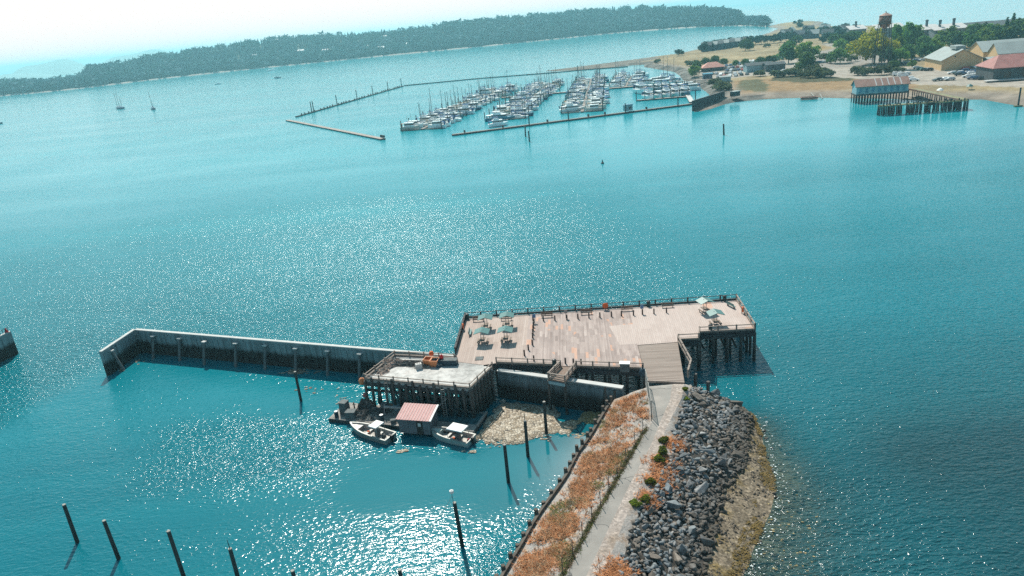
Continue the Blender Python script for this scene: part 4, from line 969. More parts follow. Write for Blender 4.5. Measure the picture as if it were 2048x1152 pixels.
# ---- moored float, shed, skiffs
f0, f1 = P(657, 838, .5), P(946, 869, .5); fd = (f1-f0).normalized(); fn_ = Vector((-fd.y, fd.x, 0)); fa_ = math.atan2(fd.y, fd.x); FL = (f1-f0).length
fl = empty('work_float', (f0.x, f0.y, 0), 'long low timber work float moored under the concrete platform', 'float', rz=fa_)
mb = MB(); mb.box(5.6, 2.3, .28, 11.2, 4.6, .5); mb.box(FL-5, 2.6, .28, 10, 5.2, .5); mb.build('hull', 'float_dark', fl, False)
mb = MB()
for i in range(37): mb.box(.15+.3*i, 2.3, .56, .27, 4.6, .06)
mb.build('deck', 'float_deck', fl, False)
mb = MB()
for i in range(33): mb.box(FL-9.9+.3*i, 1.1, .56, .27, 2.2, .06)
mb.box(FL-5, 5.1, .6, 10, .25, .2); mb.box(FL-.1, 3.6, .66, .3, 3.6, .3); mb.build('walkway', 'float_deck', fl, False)
mb = MB(); mb.box(FL-5.1, 3.6, .58, 9.4, 2.7, .05)
for i in range(10): mb.box(FL-9.4+i*.95, 3.6, .66, .08, 2.7, .1)
mb.build('net_pen', 'pen_net', fl, False)
def on_float(x, y, z=.6): return Vector((f0.x, f0.y, 0))+fd*x+fn_*y+Vector((0, 0, z))
# shed
e = P(800, 865.5, .4); shd = empty('float_shed', e, 'small grey plank shed with faded red ribbed roof on the float', 'shed', rz=fa_+.06)
L_, D_ = 4.4, 2.9; hf, hb = 2.1, 2.65
mb = MB(); vs = [(0, 0, 0), (L_, 0, 0), (L_, D_, 0), (0, D_, 0), (0, 0, hf), (L_, 0, hf), (L_, D_, hb), (0, D_, hb)]
mb.add(vs, [(3, 2, 1, 0), (0, 1, 5, 4), (1, 2, 6, 5), (2, 3, 7, 6), (3, 0, 4, 7), (4, 5, 6, 7)])
for i in range(int(L_/.3)): mb.box(.15+i*.3, -.012, hf/2-.02, .035, .02, hf-.06)
for i in range(int(D_/.3)): q = .15+i*.3; mb.box(L_+.012, q, (hf+(hb-hf)*q/D_)/2-.02, .02, .035, hf+(hb-hf)*q/D_-.08)
mb.build('walls', 'shed_wall', shd, False)
mb = MB(); sl_ = (hb-hf)/D_; y0, y1 = -.2, D_+.15
def rz_(y): return hf+sl_*y+.05
q = [(-.25, y0, rz_(y0)), (L_+.1, y0, rz_(y0)), (L_+.1, y1, rz_(y1)), (-.25, y1, rz_(y1))]
mb.add(q+[(x, y, z+.06) for x, y, z in q], [(3, 2, 1, 0), (4, 5, 6, 7), (0, 1, 5, 4), (1, 2, 6, 5), (2, 3, 7, 6), (3, 0, 4, 7)]); rf = mb.build('roof', 'red_fade', shd, False) if 'red_fade' in MAT else mb.build('roof', mt('red_fade', (.42, .2, .19), .6, .15, 2), shd, False)
mb = MB()
for i in range(12): x = -.1+i*.4; mb.bar((x, y0, rz_(y0)+.075), (x, y1, rz_(y1)+.075), .085, .05)
mb.build('rib', mt('rib_pink', (.52, .36, .34), .6, .1, 2), rf, False)
mb = MB(); mb.bar((L_+.22, y0, rz_(y0)+.05), (L_+.22, y1, rz_(y1)+.05), .26, .1); mb.build('fascia', 'canvas_white', rf, False)
mb = MB(); mb.box(3.0, -.05, 1.0, .85, .06, 1.95); dr_ = mb.build('door', 'door_brown', shd, False); mb = MB(); mb.box(3.0, -.09, 1.45, .42, .03, .5); mb.build('window', 'shed_trim', dr_, False)
for x, y, s, mm, l in ((7.6, 3.9, .8, 'tub_orange', 'small orange gear crate under the platform edge on the float'), (9.9, .6, .7, 'crate', 'small dark gear crate at the corner of the shed'), (8.6, 4.1, 1.0, 'blue_wall', 'pale blue gear crate behind the net hauler'), (10.3, 3.9, .9, 'rust', 'rusty gear crate behind the shed')):
    t = empty('crate', on_float(x, y), l, 'crate', 'crates on the float', fa_+x); mb = MB(); mb.box(0, 0, s*.35, s, s*.7, s*.7, 0, 0, .93); mb.build('body', mm, t, False); mb = MB(); mb.box(0, 0, s*.72, s*1.03, s*.73, .06); mb.build('lid', mm, t, False)
for x, y, l in ((1.0, .6, 'dark oil drum at the left end of the float'), (8.0, .9, 'dark oil drum beside the left skiff')):
    t = empty('drum', on_float(x, y), l, 'drum', 'drums on the float'); mb = MB(); mb.lathe([(.28, 0), (.3, .05), (.28, .3), (.3, .45), (.28, .6), (.3, .85), (.27, .88)], n=12); mb.build('body', 'tarp', t, False); mb = MB(); mb.lathe([(.26, .88), (.26, .9)], n=12); mb.build('lid', 'metal_grey', t, False)
# skiffs
def skiff(name, bow, stern, lab, canopy, hullmat, gear):
    bp_, sp_ = P(*bow, .0), P(*stern, .0); d = bp_-sp_; L = d.length*.95
    t = empty(name, (sp_.x, sp_.y, 0), lab, 'skiff', 'open aluminium skiffs at the float', math.atan2(d.y, d.x))
    B, n = 2.3, 9
    def sect(k, inset=0.0, zb=None):
        u = k/n; wd = B/2*(1-max(0, (u-.45)/.55)**2.2*.96)-inset; shr = .75+.4*u*u; kz = -.25+.55*max(0, (u-.6)/.4)**2
        return wd, shr, kz
    mb = MB(); vs = []; fs = []
    for k in range(n+1):
        wd, shr, kz = sect(k); x = L*k/n
        vs += [(x, -wd, shr), (x, -wd*.82, kz+.15), (x, 0, kz), (x, wd*.82, kz+.15), (x, wd, shr)]
    for k in range(n):
        for j in range(4): fs.append((k*5+j, (k+1)*5+j, (k+1)*5+j+1, k*5+j+1))
    fs.append((4, 3, 2, 1, 0)); mb.add(vs, fs); hull = mb.build('hull', hullmat, t, False)
    mb = MB(); vs = []; fs = []
    for k in range(n+1):
        wd, shr, kz = sect(min(k, n-.6), .12); x = .1+(L-.5)*k/n
        vs += [(x, -wd, shr+.0), (x, -wd*.92, .22), (x, wd*.92, .22), (x, wd, shr)]
    for k in range(n):
        for j in range(3): fs.append((k*4+j, k*4+j+1, (k+1)*4+j+1, (k+1)*4+j))
    mb.add(vs, fs); mb.build('inside', 'alu_in', hull, False)
    mb = MB()
    for sg in (-1, 1):
        for k in range(n):
            w0, s0, _ = sect(k); w1, s1, _ = sect(k+1); mb.bar((L*k/n, sg*(w0-.07), s0+.03), (L*(k+1)/n, sg*(w1-.07), s1+.03), .2, .07)
    w0 = sect(0)[0]; mb.bar((.06, -w0, .76), (.06, w0, .76), .2, .1); mb.build('gunwale', 'alu', hull, False)
    mb = MB(); wb_ = sect(n*.8)[0]; x0 = L*.74
    mb.add([(x0, -sect(n*.74)[0]+.12, .86), (L*.97, -.1, 1.05), (L*.97, .1, 1.05), (x0, sect(n*.74)[0]-.12, .86)], [(0, 1, 2, 3)]); mb.add([(x0, -sect(n*.74)[0]+.12, .86), (x0, sect(n*.74)[0]-.12, .86), (x0, sect(n*.74)[0]-.16, .2), (x0, -sect(n*.74)[0]+.16, .2)], [(0, 1, 2, 3)]); mb.build('foredeck', hullmat, t, False)
    mb = MB(); mb.box(L*.55, 0, .48, .35, 1.9, .06); mb.box(L*.3, 0, .48, .35, 1.9, .06); mb.build('thwart', 'alu', t, False)
    mb = MB(); x0, x1 = canopy
    for x in (x0+.05, x1-.05):
        for y in (-.75, .75): mb.cyl((x, y, .3), (x, y, 2.0), .03, .03, 5)
    mb.build('canopy_frame', 'metal_grey', t, False)
    mb = MB(); mb.box((x0+x1)/2, 0, 2.04, x1-x0, 1.75, .09, 0, 0, .94); mb.build('canopy', 'canvas_white', t, False)
    mb = MB(); mb.box((x0+x1)/2, 0, .75, .5, .6, .9); mb.build('console', 'crate', t, False)
    mb = MB(); mb.box(-.2, 0, .75, .45, .4, .6, 0, 0, .8); mb.box(-.2, 0, .1, .18, .16, .9); mb.build('outboard_motor', 'motor_black', t, False)
    rnd = random.Random(gear); 
    for i in range(5):
        mb = MB(); x, y = rnd.uniform(.4, L*.6), rnd.uniform(-.6, .6); mb.lathe([(.16, .22), (.24, .35), (.2, .55), (.05, .62)], (x, y, 0), 7); mb.build('gear', rnd.choice(('tarp', 'red', 'net_dark', 'crate', 'orange')), t, False)
    return t
s1_ = skiff('skiff', (699,858), (783,883), 'open aluminium skiff with small square sunshade, left of the shed', (1.6, 3.0), 'alu', 3)
s2_ = skiff('skiff', (857,868), (944,888), 'open pale-green skiff with long white canopy, right of the shed', (.8, 3.2), mt('skiff_green', (.36, .44, .42), .5, .2, 1.2, metal=.15), 5)
# gear on the float
def crate_box(x, y, sx, sy, sz, lab, mat='crate', rz=0):
    t = empty('crate', on_float(x, y), lab, 'crate', 'crates on the float', fa_+rz); mb = MB(); mb.box(0, 0, sz/2, sx, sy, sz, 0, 0, .93); mb.build('body', mat, t, False)
    mb = MB(); mb.box(0, 0, sz+.04, sx*1.02, sy*1.02, .08); mb.build('lid', mat, t, False)
crate_box(1.6, 1.9, 1.1, 1.1, 1.7, 'tall grey gear crate near the left end of the float'); crate_box(3.2, .9, 1.4, 1.1, .95, 'low grey gear crate on the front edge of the float', rz=.2)
def heap_f(name, x, y, *a, **k):
    p = on_float(x, y); q = Q((p.x, p.y, .6)); return heap(name, q, .6, *a, **k)
heap_f('net_pile', 4.8, 1.6, 1.5, 1.1, .9, 'net_dark', 'dark heap of net behind the low crate on the float', 'net', 110, 7, .2, 'nets on the float')
heap_f('net_pile', 6.5, 2.9, 1.5, .9, .6, 'net_dark', 'dark heap of net nearer the shed on the float', 'net', 110, 8, .1, 'nets on the float')
heap_f('rope_pile', 6.2, 1.2, 1.0, .8, .3, 'rope', 'coils of pale rope on the float by the left skiff', 'rope', 70, 9, .1)
heap_f('net_pile', 3.9, 4.0, 1.3, .8, 1.5, 'net_dark', 'tall dark heap with a red float on top at the left of the float', 'net', 60, 10, .1, 'nets on the float')
p = on_float(3.9, 4.0, 2.1); mb = MB(); mb.lathe([(.05, 0), (.3, .1), (.38, .35), (.25, .6), (.05, .7)], p, 10); o = mb.build('net_buoy', mt('red_dull', (.3, .1, .1), .6, .2, 3), None, True, True, p); tag(o, 'dull red buoy on top of the tall dark net heap', 'buoy')
p = on_float(2.9, 2.4); t = empty('float_bollard', p, 'thin black post standing on the left of the float', 'post'); mb = MB(); mb.cyl((0, 0, 0), (0, 0, 1.5), .1, .09); mb.build('shaft', 'motor_black', t, False); mb = MB(); mb.cyl((-.25, 0, 1.1), (.25, 0, 1.1), .05); mb.build('crossbar', 'motor_black', t, False)
p = on_float(8.4, 2.6); t = empty('net_hauler', p, 'grey pipe boom and frame of a net hauler left of the shed', 'hauler', rz=fa_); mb = MB(); mb.cyl((-.8, 0, 1.1), (3.0, .3, 1.0), .22, .2, 10); mb.build('boom', 'alu', t, False); mb = MB()
for x in (-.7, 2.6): mb.bar((x, -.5, 0), (x, 0, 1.5), .1); mb.bar((x, .5, 0), (x, 0, 1.5), .1)
mb.build('frame', 'metal_grey', t, False); mb = MB(); mb.box(-1.2, .8, .9, .9, .7, .6); mb.build('winch', 'crate', t, False)
a, b = on_float(9.0, 5.2, .9), P(824, 786, 3.4); t = empty('gangway', a, 'grey gangway plank leading from the float up under the platform', 'gangway'); mb = MB(); mb.bar(a, a+Vector((.9, 2.6, 1.6)), .9, .1); mb.build('plank', 'alu', t); mb = MB()
for s in (-.45, .45): mb.bar(a+Vector((s, -.1, .6)), a+Vector((.9+s, 2.6, 2.2)), .05); mb.bar(a+Vector((s, 0, 0)), a+Vector((s, 0, .6)), .05)
mb.build('handrail', 'metal_grey', t)
a = on_float(FL-7.6, 4.0); t = empty('davit', a, 'pale steel davit arm leaning above the right of the float', 'davit'); b = a+fd*2.6+fn_*1.0+Vector((0, 0, 2.6)); mb = MB(); mb.cyl(a, b, .11, .09, 8); mb.build('arm', 'canvas_white', t)
mb = MB(); mb.cyl(b, a+fd*3.9+fn_*.4, .04, .04, 5); mb.cyl(b+fd*.2, a+fd*2.9+fn_*.4, .04, .04, 5)
for k in range(1, 5): u = a+fd*3.9+fn_*.4; v = a+fd*2.9+fn_*.4; mb.cyl(b.lerp(u, k/5), b.lerp(v, k/5), .03, .03, 4)
mb.build('ladder', 'metal_grey', t); mb = MB(); mb.box(a.x+.3, a.y-.5, a.z+.35, .7, .7, .7, fa_); mb.build('winch_box', 'crate', t)
p = on_float(FL-9.3, 1.3); mb = MB(); mb.lathe([(.05, 0), (.32, .1), (.4, .4), (.25, .65), (.06, .75)], p, 10); o = mb.build('net_buoy', 'red', None, True, True, p); tag(o, 'bright red buoy on the float right of the shed', 'buoy')
p = on_float(FL-8.6, 1.5); t = empty('storage_box', p, 'pale blue storage box right of the shed', 'box', rz=fa_); mb = MB(); mb.box(0, 0, .35, 1.1, .7, .7); mb.build('body', 'blue_wall', t, False); mb = MB(); mb.box(0, 0, .74, 1.16, .76, .08); mb.build('lid', 'alu', t, False)
# ---- floating mat of weed and wood debris
MATP = [(1004,796),(1016,802),(1060,806),(1108,811),(1118,825),(1114,834),(1132,842),(1150,838),(1158,829),(1167,820),(1190,822),(1212,813),(1204,838),(1194,849),(1180,846),(1162,844),(1153,850),(1140,862),(1125,868),(1106,863),(1090,868),(1072,868),(1060,878),(1047,886),(1030,884),(1019,888),(1000,880),(975,884),(949,874),(958,858),(971,841),(990,818)]
mp = [(p.x, p.y) for p in W(MATP, .15)]; ax = np.array(mp); gx = np.arange(ax[:, 0].min()-1, ax[:, 0].max()+1, .18); gy = np.arange(ax[:, 1].min()-1, ax[:, 1].max()+1, .18); X, Y = np.meshgrid(gx, gy)
D = seg_dist(mp, X, Y)*np.where(inside(mp, X, Y), 1, -1)+(vnoise(X, Y, .7)-.5)*.9
Z = np.clip(D*.5, -.3, .22)+(vnoise(X, Y, .45)-.5)*.16*(D > -.2)+(vnoise(X, Y, 1.6)-.5)*.12
nr, nc = X.shape; idx = np.arange(nr*nc).reshape(nr, nc); Fa = np.stack([idx[:-1, :-1], idx[:-1, 1:], idx[1:, 1:], idx[1:, :-1]], -1).reshape(-1, 4); Fa = Fa[(Z.ravel()[Fa] > -.1).any(1)]
m = NT('debris'); p = m.pos(); vo = m.n('TexVoronoi'); vo.inputs['Scale'].default_value = 2.6; m.l(p, vo.inputs['Vector']); ve = m.n('TexVoronoi', feature='DISTANCE_TO_EDGE'); ve.inputs['Scale'].default_value = 2.6; m.l(p, ve.inputs['Vector'])
sc = m.n('SeparateColor'); m.l(vo.outputs['Color'], sc.inputs[0])
sxy = m.n('SeparateXYZ'); m.l(p, sxy.inputs[0])
col = m.ramp(sc.outputs[0], [(0, (.23, .17, .11)), (.5, (.38, .31, .23)), (1, (.52, .45, .36))])
yel = m.ramp(m.math('ADD', sxy.outputs[0], m.math('MULTIPLY', m.noise(p, .8, 3), 3)), [(0, (0,)), (1, (1,))]); 
mr = m.n('MapRange'); m.l(m.math('ADD', sxy.outputs[0], m.math('MULTIPLY', m.noise(p, .8, 3), 4)), mr.inputs[0]); mr.inputs[1].default_value = 7.5; mr.inputs[2].default_value = 11
col = m.mix(m.math('MULTIPLY', mr.outputs[0], .7), col, (.30, .22, .045))
col = m.mix(m.ramp(ve.outputs['Distance'], [(.02, (1,)), (.1, (0,))]), col, (.06, .05, .04)); m.base(col); m.b.inputs['Roughness'].default_value = .9; m.l(m.bump(ve.outputs['Distance'], .8, .15), m.b.inputs['Normal']); MAT['debris'] = m.m
o = np_mesh('debris_mat', np.stack([X, Y, Z], -1).reshape(-1, 3), Fa, ['debris'], 'stuff', True); tag(o, 'tan mat of floating weed and wood debris against the wall', 'debris')
# loose scraps on the water
V = []; Fc = []
def scrap(p, s):
    o = len(V); n = 6; a0 = random.uniform(0, 6)
    for i in range(n): a = a0+2*PI*i/n; r = s*random.uniform(.5, 1.2); V.append((p.x+r*math.cos(a)*1.5, p.y+r*math.sin(a)*.8, .05+random.uniform(0, .05)))
    Fc.append((o, o+1, o+2)); Fc.append((o, o+2, o+3)); Fc.append((o, o+3, o+4)); Fc.append((o, o+4, o+5))
for x, y, sx2, sy2, n, s in ((600,742,30,6,40,.3),(590,745,12,3,20,.4),(270,720,25,8,16,.22),(430,712,60,6,14,.18),(620,780,40,12,14,.2),(805,903,10,3,6,.35),(940,903,12,4,8,.3),(1000,884,40,8,60,.22),(960,876,15,5,20,.25),(1080,872,30,8,50,.2),(1150,870,25,12,16,.2),(690,800,25,10,10,.25),(240,738,6,4,6,.35)):
    for _ in range(n): scrap(P(x+random.gauss(0, sx2/2), y+random.gauss(0, sy2/2), .05), s*random.uniform(.4, 1.2))
for _ in range(60): scrap(P(random.uniform(1500, 1640), random.uniform(980, 1150), .05), random.uniform(.05, .14))
o = np_mesh('driftweed', V, Fc, ['debris'], 'stuff'); tag(o, 'scattered tan scraps of weed drifting on the harbour water', 'weed')
# ---- riprap
def rock_mesh(i):
    bm = bmesh.new(); r = random.Random(100+i); fl_ = r.choice((.45, .55, .7, .8))
    for _ in range(11):
        v = Vector((r.gauss(0, 1), r.gauss(0, 1), r.gauss(0, 1))).normalized(); v = Vector((max(-.75, min(.75, v.x)), max(-.7, min(.7, v.y*.8)), max(-.6, min(.6, v.z))*fl_*1.2)); bm.verts.new(v*r.uniform(.85, 1.1))
    bmesh.ops.convex_hull(bm, input=bm.verts[:]); bmesh.ops.delete(bm, geom=[v for v in bm.verts if not v.link_faces], context='VERTS')
    bmesh.ops.bevel(bm, geom=bm.edges[:], offset=.03, segments=1, affect='EDGES')
    me = bpy.data.meshes.new('boulder'); bm.to_mesh(me); bm.free(); return me
def rock_mat(name, a, b, c):
    m = NT(name); p = m.obj(); oi = m.n('ObjectInfo').outputs['Random']; sx = m.n('SeparateXYZ'); m.l(m.pos(), sx.inputs[0])
    col = m.ramp(m.noise(m.pos(), 1.6, 5, .7), [(.3, a), (.5, b), (.75, c)])
    h = m.n('HueSaturation'); m.l(col, h.inputs['Color']); m.l(m.math('ADD', m.math('MULTIPLY', oi, .9), .5), h.inputs['Value'])
    mr = m.n('MapRange'); m.l(m.math('ADD', sx.outputs[2], m.math('MULTIPLY', m.noise(m.pos(), .4, 3), 1.6)), mr.inputs[0]); mr.inputs[1].default_value = 1.9; mr.inputs[2].default_value = 3.3
    wet = m.mix(m.noise(m.pos(), .9, 3), (.075, .055, .035), (.06, .055, .05)); col = m.mix(mr.outputs[0], wet, h.outputs[0])
    m.base(col); m.b.inputs['Roughness'].default_value = .85; m.l(m.bump(m.noise(m.pos(), 7, 4), .5, .06), m.b.inputs['Normal']); MAT[name] = m.m
rock_mat('rock_grey', (.10, .10, .102), (.19, .187, .185), (.33, .32, .31)); rock_mat('rock_brown', (.09, .072, .06), (.15, .122, .10), (.24, .2, .17)); rock_mat('rock_slate', (.085, .097, .105), (.155, .172, .182), (.26, .28, .285))
RM = [rock_mesh(i) for i in range(14)]
for i, me in enumerate(RM): me.materials.append(MAT[('rock_grey', 'rock_slate', 'rock_brown', 'rock_grey', 'rock_brown')[i % 5]])
def slope_pt(lo=0.0, hi=1.0):
    y = random.uniform(40, 85.5); a, b = float(np.interp(y, YA, FX['rockt'])), float(np.interp(y, YA, FX['rockb'])); t_ = random.uniform(lo, hi); return a+(b-a)*t_, y, t_
gz = lambda x, y: float(ground_z(np.array([x]), np.array([y]))[0])
pts = []
tries = 0
while len(pts) < 296 and tries < 40000:
    tries += 1; x, y, t_ = slope_pt(-.02, 1.0); s = random.choice((.26, .3, .36, .44, .56, .75, .95)) if t_ > .05 else .4
    if all((x-a)**2+(y-b)**2 > (.62*(s+c))**2 for a, b, c in pts): pts.append((x, y, s))
    elif tries > 20000 and random.random() < .03: pts.append((x, y, s*.8))
kinds = {'rock_grey': 'grey angular boulder lying in the riprap slope right of the path', 'rock_slate': 'bluish slate boulder lying in the riprap slope right of the path', 'rock_brown': 'brownish boulder lying in the riprap slope right of the path'}
for x, y, s in pts:
    me = random.choice(RM); o = bpy.data.objects.new('boulder', me); COL.objects.link(o)
    o.location = (x, y, gz(x, y)+s*.16); o.rotation_euler = (random.uniform(-.6, .6), random.uniform(-.6, .6)+.3, random.uniform(0, 6.3)); o.scale = (s*random.uniform(.9, 1.75), s*random.uniform(.7, 1.0), s*random.uniform(.7, 1.1))
    k = me.materials[0].name; tag(o, kinds[k], 'boulder', k.replace('_', ' ')+' boulders of the riprap')
BV = [(np.array([v.co[:] for v in me.vertices]), [tuple(p.vertices) for p in me.polygons]) for me in RM]
V = []; Fc = []; Mi = []; o_ = 0
def add_rock(x, y, z, s, V, Fc, Mi, mi):
    B, Fs_ = BV[random.randrange(len(BV))]; R_ = Matrix.Rotation(random.uniform(0, 6.3), 3, 'Z') @ Matrix.Rotation(random.uniform(-.7, .7), 3, 'X'); o = len(V)
    for b in B: q = R_ @ Vector((b[0]*s*1.25, b[1]*s, b[2]*s)); V.append((q.x+x, q.y+y, q.z+z))
    for f in Fs_:
        for k in range(1, len(f)-1): Fc.append((o+f[0], o+f[k], o+f[k+1])); Mi.append(mi)
for _ in range(2600):
    x, y, t_ = slope_pt(-.02, 1.08); add_rock(x, y, gz(x, y)+.08, random.uniform(.16, .44), V, Fc, Mi, random.randrange(3))
for _ in range(2600):
    y = random.uniform(42, 86); a, b = float(np.interp(y, YA, FX['rockb'])), float(np.interp(y, YA, FX['shore'])); q = random.random()**1.6; x = a+(b-a)*q
    if vnoise(np.array([x]), np.array([y]), 1.1)[0] < .45: continue
    add_rock(x, y, gz(x, y), random.choice((.05, .07, .09, .12, .18))*(1.5 if q < .25 else 1), V, Fc, Mi, random.choice((2, 2, 0, 1)))
for _ in range(50):
    y = random.uniform(44, 80); x = float(np.interp(y, YA, FX['shore']))+random.uniform(0, 4); add_rock(x, y, gz(x, y)+.08, random.uniform(.15, .4), V, Fc, Mi, 2)
o = np_mesh('loose_rock', V, Fc, ['rock_grey', 'rock_slate', 'rock_brown'], 'stuff', mi=Mi); tag(o, 'small broken rock filling the slope and beach', 'rubble')
# weedy fringe of the beach
# ---- dry grass and shrubs
def grass(name, n, pick, h0, h1, mats, lab, spread=.35, wmul=1.0, blades=7):
    V = []; Fc = []; Mi = []
    for _ in range(n):
        r = pick()
        if r is None: continue
        x, y = r; z = gz(x, y)+.02; mi = random.randrange(len(mats)); hh = random.uniform(h0, h1)
        for _ in range(blades):
            a = random.uniform(0, 6.3); bx_, by_ = x+random.gauss(0, .12), y+random.gauss(0, .12); o = len(V); l = hh*random.uniform(.6, 1.1); sp = spread*random.uniform(.4, 1.6); wv = .035*wmul
            V += [(bx_-math.sin(a)*wv, by_+math.cos(a)*wv, z), (bx_+math.sin(a)*wv, by_-math.cos(a)*wv, z), (bx_+math.cos(a)*sp, by_+math.sin(a)*sp, z+l)]; Fc.append((o, o+1, o+2)); Mi.append(mi)
    o = np_mesh(name, V, Fc, mats, 'stuff', mi=Mi); tag(o, lab, 'grass'); return o
for k, c in dict(straw_orange=(.56, .25, .115), straw_tan=(.58, .38, .23), straw_rust=(.40, .165, .075), grass_green=(.12, .13, .035), straw_brown=(.18, .125, .08)).items(): mt(k, c, .9, .3, 1.0, world=True, spec=.1)
def pick_bank():
    y = random.uniform(38, 80.5); a, b = float(np.interp(y, YA, FX['bulk'])), float(np.interp(y, YA, FX['fence'])); t_ = random.betavariate(1.7, 1.7); x = a+.4+(b-a-.6)*t_
    n = vnoise(np.array([x]), np.array([y]), 2.6)[0]
    if y > 75 and random.random() < .25: return None
    return (x, y) if n > .33 or random.random() < .15 else None
grass('dry_grass', 7600, pick_bank, .15, .4, ['straw_orange', 'straw_tan', 'straw_orange', 'straw_rust', 'straw_brown'], 'orange sunburnt grass on the bank between bulkhead and fence')
def pick_green():
    y = random.uniform(38, 79); a, b = float(np.interp(y, YA, FX['bulk'])), float(np.interp(y, YA, FX['fence'])); x = a+.4+(b-a-.6)*random.random()
    n = vnoise(np.array([x+70]), np.array([y+30]), 2.2)[0]; return (x, y) if n > .7 else None
grass('green_grass', 5200, pick_green, .12, .3, ['grass_green', 'straw_brown', 'grass_green'], 'dull green and brown tufts within the dry grass')
def pick_verge():
    y = random.uniform(38, 72); a = float(np.interp(y, YA, FX['fence'])); return (a+random.gauss(.1, .12), y)
grass('verge_grass', 1500, pick_verge, .08, .2, ['grass_green', 'straw_brown'], 'thin strip of weeds along the foot of the fence', .12)
def pick_right():
    q, r = random.choice(((P(1352, 886, 4.2), .6), (P(1330, 930, 4.2), .85), (P(1318, 958, 4.2), .75), (P(1299, 998, 4.2), .5), (P(1240, 1140, 4.2), .6), (P(1228, 1160, 4.2), .6))); return (q.x+random.gauss(0, r), q.y+random.gauss(0, r))
grass('dry_grass', 1250, pick_right, .14, .34, ['straw_orange', 'straw_rust', 'straw_orange'], 'orange dry grass clumps between gravel and rocks')
mt('weed_olive', (.15, .10, .03), .9, .4, 1.5, world=True); mt('weed_brown', (.10, .07, .025), .9, .4, 1.5, world=True); mt('foam', (.7, .74, .74), .6, .1, 2)
def pick_weed():
    y = random.uniform(46, 82); a, b = float(np.interp(y, YA, FX['rockb'])), float(np.interp(y, YA, FX['shore'])); q = 1-random.random()**1.5*.4; x = a+(b-a)*q
    return (x, y) if vnoise(np.array([x+20]), np.array([y]), 1.8)[0] > .55 else None
o = grass('beach_weed', 1300, pick_weed, .03, .09, ['weed_olive', 'weed_brown', 'weed_olive'], 'olive weed draped over the outer edge of the pebble beach', .16, 2.2, 5); o['category'] = 'weed'
V = []; Fc = []
for _ in range(200):
    y = random.uniform(50, 80); x = float(np.interp(y, YA, FX['shore']))+.25+abs(random.gauss(0, .7)); scrap(Vector((x, y, .05)), random.uniform(.02, .09))
o = np_mesh('foam', V, Fc, ['foam'], 'stuff'); tag(o, 'thin broken foam along the edge of the pebble beach', 'foam')
def leaves(cx, cy, cz, rx, ry, rz, n, s, V, Fc, clumps=8, rnd=random, hollow=.5):
    cs = []
    for _ in range(clumps):
        t_, u = rnd.uniform(0, 2*PI), rnd.uniform(-.75, 1); r = math.sqrt(max(0, 1-u*u)); k = rnd.uniform(hollow, .85); cs.append((cx+rx*r*math.cos(t_)*k, cy+ry*r*math.sin(t_)*k, cz+rz*u*k, rnd.uniform(.28, .5)))
    for i in range(n):
        c = cs[i % clumps]; d = Vector((rnd.gauss(0, 1), rnd.gauss(0, 1), rnd.gauss(0, 1))).normalized()*rnd.uniform(.75, 1.05)
        p = Vector((c[0]+d.x*rx*c[3], c[1]+d.y*ry*c[3], c[2]+d.z*rz*c[3])); nn = (d+Vector((rnd.gauss(0, .5), rnd.gauss(0, .5), rnd.gauss(0, .5)))).normalized()
        a = nn.orthogonal().normalized(); b = nn.cross(a); o = len(V); th = rnd.uniform(0, 6.3); a, b = a*math.cos(th)+b*math.sin(th), b*math.cos(th)-a*math.sin(th); q = s*rnd.uniform(.6, 1.3)
        V += [tuple(p-a*q), tuple(p+b*q*.7), tuple(p+a*q), tuple(p-b*q*.7)]; Fc.append((o, o+1, o+2, o+3))
def shrub(x, y, z, r, h, mat, lab, cat='shrub', group=None, n=420, s=.14, name='shrub'):
    V = []; Fc = []; leaves(0, 0, h*.45, r, r, h*.55, n, s, V, Fc, 9); t = empty(name, (x, y, z), lab, cat, group)
    o = np_mesh('foliage', V, Fc, [mat], parent=t); mb = MB(); mb.cyl((0, 0, -.1), (0, 0, h*.5), .05, .03, 5); mb.build('stem', 'trunk', t, False); return t
for (px, py), r, h, lab in (((1328,887), .75, .7, 'small green shrub at the top of the green strip right of the path'), ((1326,908), 1.0, .9, 'largest green shrub right of the path'), ((1318,925), .9, .8, 'bushy green shrub below the largest one right of the path'), ((1302,968), .8, .6, 'low yellow-green shrub by the dry grass right of the path'),
        ((1289,1000), .9, .7, 'olive green shrub above the gap in the gravel edge'), ((1271,1012), .8, .6, 'yellow-green shrub at the lowest end of the green strip'), ((1370,782), .5, .5, 'tiny olive shrub beside the pale rock near the ramp'), ((1372,798), .6, .5, 'olive shrub at the rock edge just below the ramp')):
    p = P(px, py, 4.2); shrub(p.x, p.y, gz(p.x, p.y), r*.72, h*.7, 'leaf_shrub', lab, 'shrub', 'green shrubs right of the path')
mt('dock_wood', (.2, .17, .15), .85, .25, .5)
# ================================================================== MARINA
def dock(name, a, b, wd, z, lab, mat='concrete_dock', group=None, side='dock_dark'):
    d = b-a; t = empty(name, (a.x, a.y, 0), lab, 'dock', group, math.atan2(d.y, d.x)); L = d.length
    mb = MB(); mb.box(L/2, 0, z-.35, L, wd, .6); mb.build('pontoon', side, t, False)
    mb = MB(); n = max(1, round(L/12))
    for i in range(n): mb.box((i+.5)*L/n, 0, z-.02, L/n-.15, wd+.06, .1)
    mb.build('deck', mat, t, False); return t, L
def dock_pile(t, x, y, h, r=.28, name='pile'):
    mb = MB(); mb.cyl((x, y, -2), (x, y, h), r, r*.95, 7); return mb.build(name, 'steel_dark', t, False)
mt('float_brown', (.30, .25, .22), .85, .2, .3); a, b = P(575, 239.5, .7), P(766, 277, .7); t, L = dock('floating_breakwater', a, b, 2.8, .6, 'wide brownish floating breakwater left of the marina, lying alone', 'float_brown')
mb = MB()
